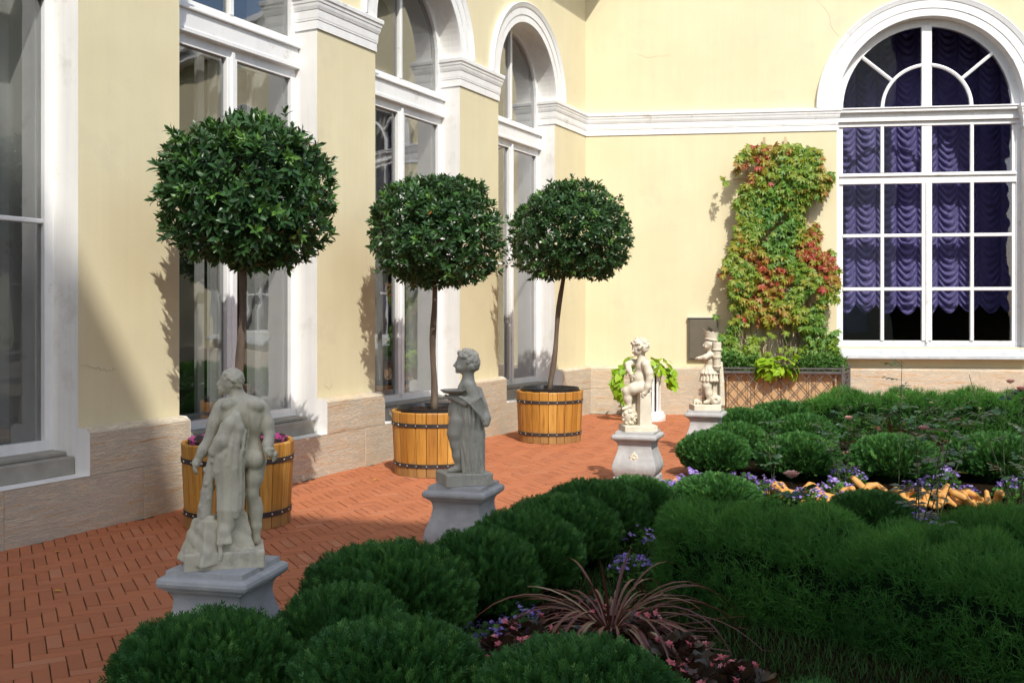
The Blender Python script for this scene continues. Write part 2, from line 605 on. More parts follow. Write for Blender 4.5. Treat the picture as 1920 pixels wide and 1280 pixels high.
bed = MB()
rows = []
for k in range(25):
    y = -1.0 + k * (16.1 / 24)
    yy = max(y, 1.0)
    xe = terrace_edge(yy)
    rows.append([(xe, y, .004), (xe + .06, y, .03), (xe + .5, y, .04 + .01 * math.sin(k)), (10.5, y, .04)])
bed.grid(rows)
bed.poly([(terrace_edge(15.1), 15.1, .004), (terrace_edge(15.1), 15.12, -.02), (10.5, 15.12, -.02), (10.5, 15.1, .04)])
struct(bed.obj('garden_bed', 'bed_soil', smooth=True))


# ------------------------------------------------------------------ wings of the palace
SPRING, CAPB = 5.33, 4.95
PL = .14       # plinth projection
PROF = [(.0, 4.95), (.030, 4.95), (.030, 5.045), (.042, 5.05), (.045, 5.07), (.050, 5.075), (.058, 5.155), (.072, 5.165), (.095, 5.20), (.105, 5.235), (.118, 5.24), (.125, 5.27), (.150, 5.285), (.155, 5.325), (.150, 5.335), (.0, 5.345)]


def arc(c, r, z0, n=36, a0=0.0, a1=math.pi):
    return [(c + r * math.cos(a0 + (a1 - a0) * k / n), z0 + r * math.sin(a0 + (a1 - a0) * k / n)) for k in range(n + 1)]


def archivolt(root, c, hw, width, z0=SPRING + .012):
    prof = [(0, 0), (0, .028), (width * .36, .030), (width * .37, .042), (width * .74, .046), (width * .76, .058), (width * .90, .075), (width * .97, .085), (width, .080), (width, 0)]
    m = MB()
    rows = [[(c + (hw + dr) * math.cos(math.pi * k / 48), pr, z0 + (hw + dr) * math.sin(math.pi * k / 48)) for dr, pr in prof] for k in range(49)]
    m.grid(rows)
    m.obj('archivolt', 'white_paint', root)


def moulding(root, x0, x1, ret0=.0, ret1=.0, name='capital'):
    """cornice-like band from x0 to x1 with returns into the reveals"""
    m = MB()
    rows = []
    for p, z in PROF:
        p = p * .5
        r = []
        if ret0:
            r += [(x0 - p, -ret0, z), (x0 - p, p + .002, z)]
        else:
            r += [(x0, p + .002, z)]
        if ret1:
            r += [(x1 + p, p + .002, z), (x1 + p, -ret1, z)]
        else:
            r += [(x1, p + .002, z)]
        rows.append(r)
    m.grid(rows)
    m.obj(name, 'white_paint', root)


def wall_face(root, x0, x1, openings, ztop, zbot=0.0, sill=.45):
    """front plaster sheet with arched openings [(c, hw, zsill)]"""
    m = MB()
    x = x0
    for c, hw, zs in sorted(openings):
        a, b = c - hw, c + hw
        m.poly([(x, 0, zbot), (a, 0, zbot), (a, 0, ztop), (x, 0, ztop)])
        pts = arc(c, hw, SPRING + .012, 40)[::-1]
        for k in range(len(pts) - 1):
            (xa, za), (xb, zb) = pts[k], pts[k + 1]
            m.poly([(xa, 0, za), (xb, 0, zb), (xb, 0, ztop), (xa, 0, ztop)])
        m.poly([(a, 0, zbot), (b, 0, zbot), (b, 0, zs), (a, 0, zs)])
        x = b
    m.poly([(x, 0, zbot), (x1, 0, zbot), (x1, 0, ztop), (x, 0, ztop)])
    # roof slab, back and ends close the volume
    m.box(x0, x1, -6.0, .0, ztop + .002, ztop + .25)
    m.box(x0, x1, -6.2, -6.0, 0, ztop)
    return m.obj('wall', 'yellow_plaster', root, fix=False)


def reveal(root, c, hw, depth, zs, plinth_end=True):
    m = MB()
    for s in (-1, 1):
        u = c + s * hw
        m.poly([(u, .001, .84 if plinth_end else zs), (u, .001, SPRING + .012), (u, -depth, SPRING + .012), (u, -depth, .84 if plinth_end else zs)])
        if plinth_end:
            m.poly([(u, PL + .002, zs), (u, PL + .002, .80), (u, PL - .05, .838), (u, .001, .84), (u, -depth, .84), (u, -depth, zs)])
    pts = arc(c, hw, SPRING + .012, 40)
    for k in range(len(pts) - 1):
        (xa, za), (xb, zb) = pts[k], pts[k + 1]
        m.poly([(xa, .001, za), (xb, .001, zb), (xb, -depth, zb), (xa, -depth, za)])
    m.obj('reveal', 'white_plaster', root, fix=False)


def interior(root, x0, x1, zt=8.4, deep=5.6, y0=-.62):
    m = MB()
    for a in ([(x0, y0, .5), (x1, y0, .5), (x1, -deep, .5), (x0, -deep, .5)], [(x0, -deep, .5), (x1, -deep, .5), (x1, -deep, zt), (x0, -deep, zt)],
              [(x0, y0, zt), (x1, y0, zt), (x1, -deep, zt), (x0, -deep, zt)], [(x0, y0, .5), (x0, -deep, .5), (x0, -deep, zt), (x0, y0, zt)],
              [(x1, y0, .5), (x1, -deep, .5), (x1, -deep, zt), (x1, y0, zt)]):
        m.poly(a)
    m.obj('interior_room', 'interior', root, fix=False)


def pane(par, x0, x1, z0, z1, y, mat='glass'):
    m = MB()
    m.box(x0, x1, y - .002, y + .002, z0, z1)
    return m.obj('pane', mat, par)


def arch_pane(par, pts, y, mat='glass'):
    m = MB()
    m.poly([(a, y + .002, b) for a, b in pts])
    m.poly([(a, y - .002, b) for a, b in reversed(pts)])
    return m.obj('pane', mat, par, fix=False)


def wavy_curtain(par, x0, x1, z0, z1, y, amp=.035, wl=.13, mat='sheer_curtain'):
    m = MB()
    n = int((x1 - x0) / .012)
    top, bot = [], []
    for k in range(n + 1):
        x = x0 + (x1 - x0) * k / n
        yy = y + amp * math.sin(x * 2 * math.pi / wl + .8 * math.sin(x * 7))
        top.append((x, yy, z1)); bot.append((x, yy + .3 * amp * math.sin(x * 23), z0))
    m.grid([bot, top])
    return m.obj('curtain', mat, par, smooth=True, fix=False)


def tall_window(root, c, hw, depth, detail=True, curtains=(), bar=2.56):
    """paired casements below a transom, lunette above"""
    y = -depth
    z0, zt0, zt1 = .64, 4.50, 4.80
    fw = .085
    zs = SPRING + .012
    fr = MB()
    fr.box(c - hw, c - hw + fw, y - .09, y, z0, zt0 + .02)
    fr.box(c + hw - fw, c + hw, y - .09, y, z0, zt0 + .02)
    fr.box(c - hw + fw, c + hw - fw, y - .09, y - .002, z0, z0 + fw)
    fr.box(c - hw + fw, c + hw - fw, y - .09, y - .002, zt0 - fw, zt0 + .02)
    # lunette ring and jambs
    fr.box(c - hw, c - hw + fw, y - .09, y, zt1 - .02, zs)
    fr.box(c + hw - fw, c + hw, y - .09, y, zt1 - .02, zs)
    fr.box(c - hw + fw, c + hw - fw, y - .09, y - .004, zt1 - .02, zt1 + .07)
    ro, ri = arc(c, hw, zs), arc(c, hw - fw, zs)
    for yy in (y, y - .09):
        for k in range(len(ro) - 1):
            fr.poly([(ro[k][0], yy, ro[k][1]), (ro[k + 1][0], yy, ro[k + 1][1]), (ri[k + 1][0], yy, ri[k + 1][1]), (ri[k][0], yy, ri[k][1])])
    fr.grid([[(a, y, b) for a, b in ri], [(a, y - .09, b) for a, b in ri]])
    w = fr.obj('window', 'white_paint', root, fix=False)
    tb = MB()
    tb.box(c - hw, c + hw, y - .08, y + .045, zt0 + .02, zt1 - .05)
    tb.box(c - hw, c + hw, y - .08, y + .060, zt0 + .022, zt0 + .07)
    tb.box(c - hw, c + hw, y - .08, y + .075, zt1 - .05, zt1 - .02)
    tb.box(c - hw, c + hw, y - .02, y + .05, zt1 - .022, zt1 + .012)
    tb.obj('transom', 'white_paint', w, bevel=.006)
    mm = MB()
    mm.box(c - .075, c - .008, y - .075, y + .010, z0 + fw, zt0 - fw)
    mm.box(c + .008, c + .075, y - .075, y + .010, z0 + fw, zt0 - fw)
    mm.box(c - .022, c + .022, y - .06, y + .032, z0 + .05, zt0 - .02)
    mm.obj('mullion', 'white_paint', w, bevel=.005)
    m2 = MB()
    m2.box(c - .03, c + .03, y - .07, y + .006, zt1 + .07, zs + hw - fw + .01)
    m2.obj('mullion', 'white_paint', w, bevel=.005)
    for s in (-1, 1):
        a, b = sorted((c + s * .075, c + s * (hw - fw)))
        if bar:
            pane(w, a, b, z0 + fw, bar - .02, y - .045)
            pane(w, a, b, bar + .02, zt0 - fw, y - .045)
            gb = MB(); gb.box(a, b, y - .065, y - .008, bar - .02, bar + .02)
            gb.obj('glazing_bar', 'white_paint', w, bevel=.006)
        else:
            pane(w, a, b, z0 + fw, zt0 - fw, y - .045)
        q = arc(c, hw - fw, zs, 24, 0, math.pi / 2) if s > 0 else arc(c, hw - fw, zs, 24, math.pi / 2, math.pi)
        lim = .03 * s
        if s > 0:
            pts = [(c + .03, zt1 + .07), (c + hw - fw, zt1 + .07)] + [p for p in q if p[0] > c + .03] + [(c + .03, zs + hw - fw - .002)]
        else:
            pts = [(c - .03, zt1 + .07), (c - .03, zs + hw - fw - .002)] + [p for p in q if p[0] < c - .03] + [(c - hw + fw, zt1 + .07)]
        arch_pane(w, pts, y - .045)
    if detail:
        # deep inner casing seen through the glass
        ic = MB()
        for s in (-1, 1):
            a, b = sorted((c + s * (hw - .10), c + s * (hw + .02)))
            ic.box(a, b, y - .62, y - .10, .5, zs)
        ic.grid([[(a, y - .10, b) for a, b in arc(c, hw - .1, zs, 24)], [(a, y - .62, b) for a, b in arc(c, hw - .1, zs, 24)]])
        ic.obj('inner_casing', 'white_paint', w, fix=False)
        iw = MB()
        yy = y - .42
        iw.box(c - .05, c + .05, yy - .05, yy, .6, 4.6)
        for s in (-1, 1):
            a, b = sorted((c + s * (hw - .19), c + s * (hw - .10)))
            iw.box(a, b, yy - .05, yy, .6, 4.6)
        iw.box(c - hw + .1, c + hw - .1, yy - .055, yy + .005, 4.5, 4.72)
        iw.box(c - hw + .1, c + hw - .1, yy - .055, yy + .005, .6, .74)
        iw.obj('inner_frame', 'white_paint', w, bevel=.004)
    for (a, b, zb, zt) in curtains:
        wavy_curtain(w, c + a, c + b, zb, zt, y - .75)
    return w


def plinth(root, x0, x1, openings, seed=1, zlow=.45):
    rnd = random.Random(seed)
    # lower course
    x = x0
    while x < x1 - .05:
        L = rnd.uniform(.85, 1.5)
        e = min(x + L, x1)
        if x1 - e < .4:
            e = x1
        m = MB(); m.box(x + .0012, e - .0012, .003, PL + rnd.uniform(-.003, .003), -.01, zlow)
        m.obj('stone_block', 'plinth_stone', root, bevel=.004)
        x = e
    # upper course beside the openings
    segs = []
    x = x0
    for c, hw, zs in sorted(openings):
        if zs > .8:
            continue
        segs.append((x, c - hw)); x = c + hw
    segs.append((x, x1))
    for a, b in segs:
        n = max(1, round((b - a) / 1.3))
        cuts = [a + (b - a) * k / n + (rnd.uniform(-.15, .15) if 0 < k < n else 0) for k in range(n + 1)]
        for p, q in zip(cuts[:-1], cuts[1:]):
            m = MB()
            f = PL + rnd.uniform(-.002, .003)
            prof = [(.003, zlow + .003), (f, zlow + .003), (f, .80), (f - .012, .815), (.003, .84)]
            m.grid([[(p + .001, y, z) for y, z in prof], [(q - .001, y, z) for y, z in prof]], True)
            m.poly([(p + .001, y, z) for y, z in prof]); m.poly([(q - .001, y, z) for y, z in prof])
            m.obj('stone_block', 'plinth_stone', root)


# ---- left wing
OPEN_L = [(2.36, 1.02), (5.57, 1.03), (8.76, 1.03), (11.95, 1.03)]
wing = empty('gallery_wing', (CX, CY, 0), ANG_L)
tag(wing, 'long pale yellow gallery wing with white arched windows along the brick terrace', 'building')
ops = [(c, hw, .45) for c, hw in OPEN_L]
wall_face(wing, 0, 18.5, ops, 8.6)
interior(wing, .1, 18.4)
REV = .30
for k, (c, hw) in enumerate(OPEN_L):
    reveal(wing, c, hw, REV + .1, .45)
    archivolt(wing, c, hw, .30)
    cur = [(-hw + .2, -hw + .62, .7, 4.9)]
    if k in (1, 2):
        cur.append((.28, .62, .7, 4.9))
    if k == 3:
        cur = [(-hw + .14, -hw + .45, .7, 7)]
    tall_window(wing, c, hw, REV, True, cur)
    s = MB()
    s.box(c - hw + .004, c + hw - .004, -REV - .1, -.03, .452, .60)
    s.box(c - hw + .004, c + hw - .004, -REV - .1, -.13, .60, .638)
    s.obj('stone_sill', 'grey_sill_stone', wing, bevel=.008)
    led = MB()
    led.poly([(c - hw, -.04, .4535), (c + hw, -.04, .4535), (c + hw, PL + .002, .4515), (c - hw, PL + .002, .4515)])
    led.obj('sill_ledge', 'white_plaster', wing, fix=False)
edges = [0.0]
for c, hw in OPEN_L:
    edges += [c - hw, c + hw]
edges.append(18.5)
for k in range(0, len(edges), 2):
    a, b = edges[k], edges[k + 1]
    moulding(wing, a, b, 0 if k == 0 else REV, 0 if b > 18 else REV)
plinth(wing, 0, 18.5, ops, 4)
# brown inner shutter door standing open in the farthest window
sh = MB()
c, hw = OPEN_L[0]
sh.box(c + hw - .17, c + hw - .12, -REV - .62, -REV - .14, .66, 4.45)
sh.box(c + hw - .30, c + hw - .22, -REV - .22, -REV - .13, .66, 4.45)
sh.obj('shutter_leaf', 'brown_wood', wing, bevel=.006)
ev = MB()
ev.box(-1.0, 18.5, 0, .84, 8.32, 8.5)
ev.box(-1.0, 18.5, 0, .90, 8.5, 8.75)
ev.obj('eaves_cornice', 'white_paint', wing, bevel=.02)

# ---- back wing with the great window
back = empty('end_wing', (CX, CY, 0), ANG_B)
tag(back, 'pale yellow end wall with the great arched white window and lavender curtains', 'building')
WC, WH = -5.90, 1.54
WC2 = -11.4
ops_b = [(WC, WH, 1.20), (WC2, WH, 1.20)]
wall_face(back, -17, .0, ops_b, 9.0)
interior(back, -16.8, -.3, 8.6, 5.4)
plinth(back, -17, .0, ops_b, 9)
bk_edges = [-17, WC2 - WH, WC2 + WH, WC - WH, WC + WH, 0.0]
for k in range(0, 6, 2):
    a, b = bk_edges[k], bk_edges[k + 1]
    moulding(back, a, b, 0 if a < -16 else .16, 0 if b > -.1 else .16, 'string_course')


def muntin(par, x0, x1, z0, z1, y, name='glazing_bar'):
    m = MB()
    m.box(x0, x1, y - .03, y + .022, z0, z1)
    return m.obj(name, 'white_paint', par, bevel=.008)


def great_window(root, c, hw, curtain=True):
    D = .17
    y = -D
    zs = SPRING + .012
    zb = 1.22
    fw = .135
    reveal(root, c, hw, D + .1, zb - .02, False)
    archivolt(root, c, hw, .355)
    fr = MB()
    fr.box(c - hw, c - hw + .07, y - .1, y + .012, zb, SPRING - .1)
    fr.box(c + hw - .07, c + hw, y - .1, y + .012, zb, SPRING - .1)
    fr.box(c - hw + .07, c - hw + fw, y - .1, y - .01, zb, SPRING - .1)
    fr.box(c + hw - fw, c + hw - .07, y - .1, y - .01, zb, SPRING - .1)
    fr.box(c - hw + fw, c + hw - fw, y - .1, y - .008, zb, zb + .085)
    ro, ri = arc(c, hw, zs), arc(c, hw - fw, zs)
    for k in range(len(ro) - 1):
        fr.poly([(ro[k][0], y, ro[k][1]), (ro[k + 1][0], y, ro[k + 1][1]), (ri[k + 1][0], y, ri[k + 1][1]), (ri[k][0], y, ri[k][1])])
    fr.grid([[(a, y, b) for a, b in ri], [(a, y - .09, b) for a, b in ri]])
    w = fr.obj('window', 'white_paint', root, fix=False)
    # heads and rails
    hd = MB()
    hd.box(c - hw, c + hw, y - .08, y + .115, SPRING - .065, SPRING - .005)
    hd.box(c - hw, c + hw, y - .08, y + .135, SPRING - .012, SPRING + .014)
    hd.obj('weathered_ledge', 'white_paint', w, bevel=.006)
    tr = MB()
    tr.box(c - hw, c + hw, y - .08, y + .04, SPRING - .19, SPRING - .067)
    tr.box(c - hw, c + hw, y - .08, y + .065, SPRING - .22, SPRING - .19)
    tr.box(c - hw, c + hw, y - .08, y + .02, SPRING - .30, SPRING - .22)
    tr.obj('transom', 'white_paint', w, bevel=.005)
    r2 = MB()
    r2.box(c - hw + .07, c + hw - .07, y - .08, y + .01, 4.13, 4.22)
    r2.box(c - hw + .07, c + hw - .07, y - .08, y + .045, 4.16, 4.185)
    r2.box(c - hw + .07, c + hw - .07, y - .08, y + .018, 4.03, 4.13)
    r2.obj('transom', 'white_paint', w, bevel=.005)
    cm = MB()
    cm.box(c - .085, c - .006, y - .07, y + .02, zb + .085, 4.03)
    cm.box(c + .006, c + .085, y - .07, y + .02, zb + .085, 4.03)
    cm.box(c - .02, c + .02, y - .07, y + .038, zb + .05, 4.05)
    cm.box(c - .085, c + .085, y - .07, y + .012, 4.22, SPRING - .30)
    cm.box(c - .085, c + .085, y - .07, y + .012, zs, zs + hw - fw + .01)
    cm.obj('mullion', 'white_paint', w, bevel=.006)
    gx = [(c - hw + fw, c - .085), (c + .085, c + hw - fw)]
    rows_ = [(zb + .085, 2.20), (2.20, 3.13), (3.13, 4.03), (4.22, SPRING - .30)]
    for a, b in gx:
        mid = (a + b) / 2
        for k, (z0, z1) in enumerate(rows_):
            pane(w, a, mid, z0, z1, y - .03, 'clear_glass')
            pane(w, mid, b, z0, z1, y - .03, 'clear_glass')
        muntin(w, mid - .03, mid + .03, zb + .085, 4.03, y)
        muntin(w, mid - .03, mid + .03, 4.22, SPRING - .30, y)
        for z in (2.20, 3.13):
            m = MB(); m.box(a, b, y - .028, y + .020, z - .03, z + .03)
            m.obj('glazing_bar', 'white_paint', w, bevel=.008)
    # fan light
    r1 = .74
    m = MB()
    prof = [(-.028, -.03), (-.028, .015), (0, .028), (.028, .015), (.028, -.03)]
    for a0, a1 in ((math.asin(0) + .0, math.pi / 2 - .11), (math.pi / 2 + .11, math.pi)):
        m.grid([[(c + (r1 + dr) * math.cos(a0 + (a1 - a0) * k / 24), y + dy, zs + (r1 + dr) * math.sin(a0 + (a1 - a0) * k / 24)) for dr, dy in prof] for k in range(25)])
    m.obj('fan_arc', 'white_paint', w, fix=True)
    for s in (R(40), R(140)):
        m = MB()
        d = (math.cos(s), math.sin(s)); e = (-d[1], d[0])
        rows_s = []
        for rr in (r1 + .02, hw - fw + .01):
            rows_s.append([(c + d[0] * rr + e[0] * q, y + dy, zs + d[1] * rr + e[1] * q) for q, dy in prof])
        m.grid(rows_s)
        m.obj('fan_spoke', 'white_paint', w)
    for s in (1, -1):
        R0 = hw - fw
        a40 = R(40)
        seg = lambda r, a0, a1, n=16: [(c + s * r * math.cos(a0 + (a1 - a0) * k / n), zs + r * math.sin(a0 + (a1 - a0) * k / n)) for k in range(n + 1)]
        arch_pane(w, seg(R0, 0, a40) + seg(r1, a40, 0), y - .03, 'clear_glass')
        arch_pane(w, seg(R0, a40, math.pi / 2) + seg(r1, math.pi / 2, a40), y - .03, 'clear_glass')
        arch_pane(w, seg(r1, 0, math.pi / 2) + [(c, zs)], y - .03, 'clear_glass')
    # sill board below
    sl = MB()
    sl.grid([[(c - hw - .06, .19, 1.02), (c - hw - .06, .19, 1.055), (c - hw - .06, .02, 1.17), (c - hw - .06, -D, 1.218), (c - hw - .06, -D, 1.02)],
             [(c + hw + .06, .19, 1.02), (c + hw + .06, .19, 1.055), (c + hw + .06, .02, 1.17), (c + hw + .06, -D, 1.218), (c + hw + .06, -D, 1.02)]], True)
    for q in (c - hw - .06, c + hw + .06):
        sl.poly([(q, .19, 1.02), (q, .19, 1.055), (q, .02, 1.17), (q, -D, 1.218), (q, -D, 1.02)])
    sl.box(c - hw - .07, c + hw + .07, .175, .20, 1.00, 1.03)
    sl.obj('window_sill', 'zinc', root, bevel=.004)
    if curtain:
        # gathered festoon blind
        nx, nz = 430, 260
        x0, x1, zl, zh = c - hw - 1.1, c + hw + .4, 1.94, 7.1
        U = np.linspace(x0, x1, nx)
        W = .365
        ph = ((U - x0 + .05) / W) % 1.0
        bow = 1 - (2 * ph - 1) ** 2
        col = np.floor((U - x0 + .05) / W)
        zbot = zl - .17 * bow + .02 * np.sin(col * 5.1)
        T = np.linspace(0, 1, nz)[:, None]
        Z = zbot[None, :] + T * (zh - zbot[None, :])
        phase = (Z + .19 * bow[None, :] + .03 * np.sin(col * 2.3)[None, :] + .02 * np.sin(Z * 3.1 + col[None, :])) / .135
        crease = np.abs(np.sin(phase * math.pi))
        Yd = .055 * (bow[None, :] ** .6) * crease + .035 * bow[None, :] + .012 * np.sin(phase * 5.3 + U[None, :] * 30) * bow[None, :] - .02 * np.exp(-((ph - .5) ** 2 - .25) ** 2 * 800)[None, :]
        V = np.stack([np.broadcast_to(U[None, :], Z.shape), -D - 1.15 + Yd, Z], -1).reshape(-1, 3)
        idx = np.arange(nx * nz).reshape(nz, nx)
        F = np.stack([idx[:-1, :-1], idx[:-1, 1:], idx[1:, 1:], idx[1:, :-1]], -1).reshape(-1, 4)
        ob('festoon_curtain', np_mesh('festoon_curtain', V, F, 'purple_silk', smooth=True), w)
    return w


great_window(back, WC, WH)
great_window(back, WC2, WH)
# hairline cracks in the plaster: thin raised ribbons of dark filler
def crack(root, pts, name='plaster_crack', w=.0016):
    m = MB()
    rq = random.Random(len(pts))
    fine = []
    for (a, b), (c_, d_) in zip(pts[:-1], pts[1:]):
        for k in range(6):
            t_ = k / 6
            fine.append((a + (c_ - a) * t_ + rq.uniform(-.012, .012), b + (d_ - b) * t_ + rq.uniform(-.012, .012)))
    fine.append(pts[-1])
    rows_ = []
    for k, (x, z) in enumerate(fine):
        x2, z2 = fine[min(k + 1, len(fine) - 1)]; x1, z1 = fine[max(k - 1, 0)]
        d = Vector((x2 - x1, z2 - z1)).normalized()
        ww = w * (.35 + .65 * math.sin(math.pi * (k + .5) / len(fine)))
        rows_.append([(x - d.y * ww, .0015, z + d.x * ww), (x, .0030, z), (x + d.y * ww, .0015, z - d.x * ww)])
    m.grid(rows_)
    m.obj(name, 'crack_filler', root, fix=False)


crack(back, [(-4.0, 7.25), (-4.22, 7.0), (-4.28, 6.72), (-4.44, 6.55), (-4.50, 6.36), (-4.66, 6.22)])
crack(back, [(-.9, 6.4), (-1.1, 6.32), (-1.5, 6.36)], w=.0011)
crack(wing, [(10.90, 1.37), (10.74, 1.33), (10.62, 1.30), (10.52, 1.31)])
crack(wing, [(7.62, .98), (7.50, .93), (7.44, 1.0)], w=.0011)
crack(wing, [(4.5, 2.1), (4.35, 2.2), (4.2, 2.18)], w=.0011)
ev = MB()
ev.box(-17, .4, 0, .45, 8.75, 9.0)
ev.box(-17, .4, 0, .6, 9.0, 9.2)
ev.obj('eaves_cornice', 'white_paint', back, bevel=.02)

# ---- opposite wing and the pavilion behind the viewer (they shade and mirror the court)
opp = empty('opposite_wing', (17.1, -2.2, 0), R(90))
tag(opp, 'yellow wing with arched windows on the far right side of the court', 'building')
OC = [2.4, 5.6, 8.8, 12.0, 15.2]
wall_face(opp, 0, 18.2, [(c, 1.03, .45) for c in OC], 10.5)
interior(opp, .2, 18.0, 7.4)
for c in OC:
    reveal(opp, c, 1.03, .40, .45)
    archivolt(opp, c, 1.03, .30)
    tall_window(opp, c, 1.03, .30, False)
ed = [0] + [v for c in OC for v in (c - 1.03, c + 1.03)] + [18.2]
for k in range(0, len(ed), 2):
    moulding(opp, ed[k], ed[k + 1], 0 if k == 0 else .3, 0 if ed[k + 1] > 18 else .3)
plinth(opp, 0, 18.2, [(c, 1.03, .45) for c in OC], 14)

# pavilion: roofline found from where its shadow falls on terrace and wall
YP = -11.0


def caster(x, y, z=0.0):
    t = (y - YP) / LIGHT.y
    return (x - t * LIGHT.x, z - t * LIGHT.z)


prof = [caster(-3.65, 8.38, 2.33), caster(-3.20, 9.12, .86), caster(-3.0, 9.25, 0), caster(-1.96, 8.98), caster(-.68, 8.66), caster(1.2, 8.55), caster(4.2, 8.75), caster(9, 8.8)]
pav = empty('pavilion', (0, YP, 0))
tag(pav, 'tall yellow pavilion far behind the viewer shading the near terrace', 'building')
m = MB()
top = [(prof[0][0] - 4.2, prof[0][1] + 3.6), (prof[0][0] - 1.6, prof[0][1] + 3.2)] + prof + [(9.6, prof[-1][1] - .1)]
for y0_ in (0.0, -7.0):
    for (xa, za), (xb, zb) in zip(top[:-1], top[1:]):
        m.poly([(xa, y0_, 0), (xb, y0_, 0), (xb, y0_, zb), (xa, y0_, za)])
m.obj('wall', 'yellow_plaster', pav, fix=False)
m = MB()
m.grid([[(x, .0, z) for x, z in top], [(x, -7, z) for x, z in top]])
m.obj('roof', 'roof_metal', pav, fix=False)
m = MB()
for cx_ in (-1.5, 3.0, 7.5):
    m.box(cx_ - .9, cx_ + .9, -.02, .04, .9, 4.6)
m.obj('window', 'white_paint', pav)


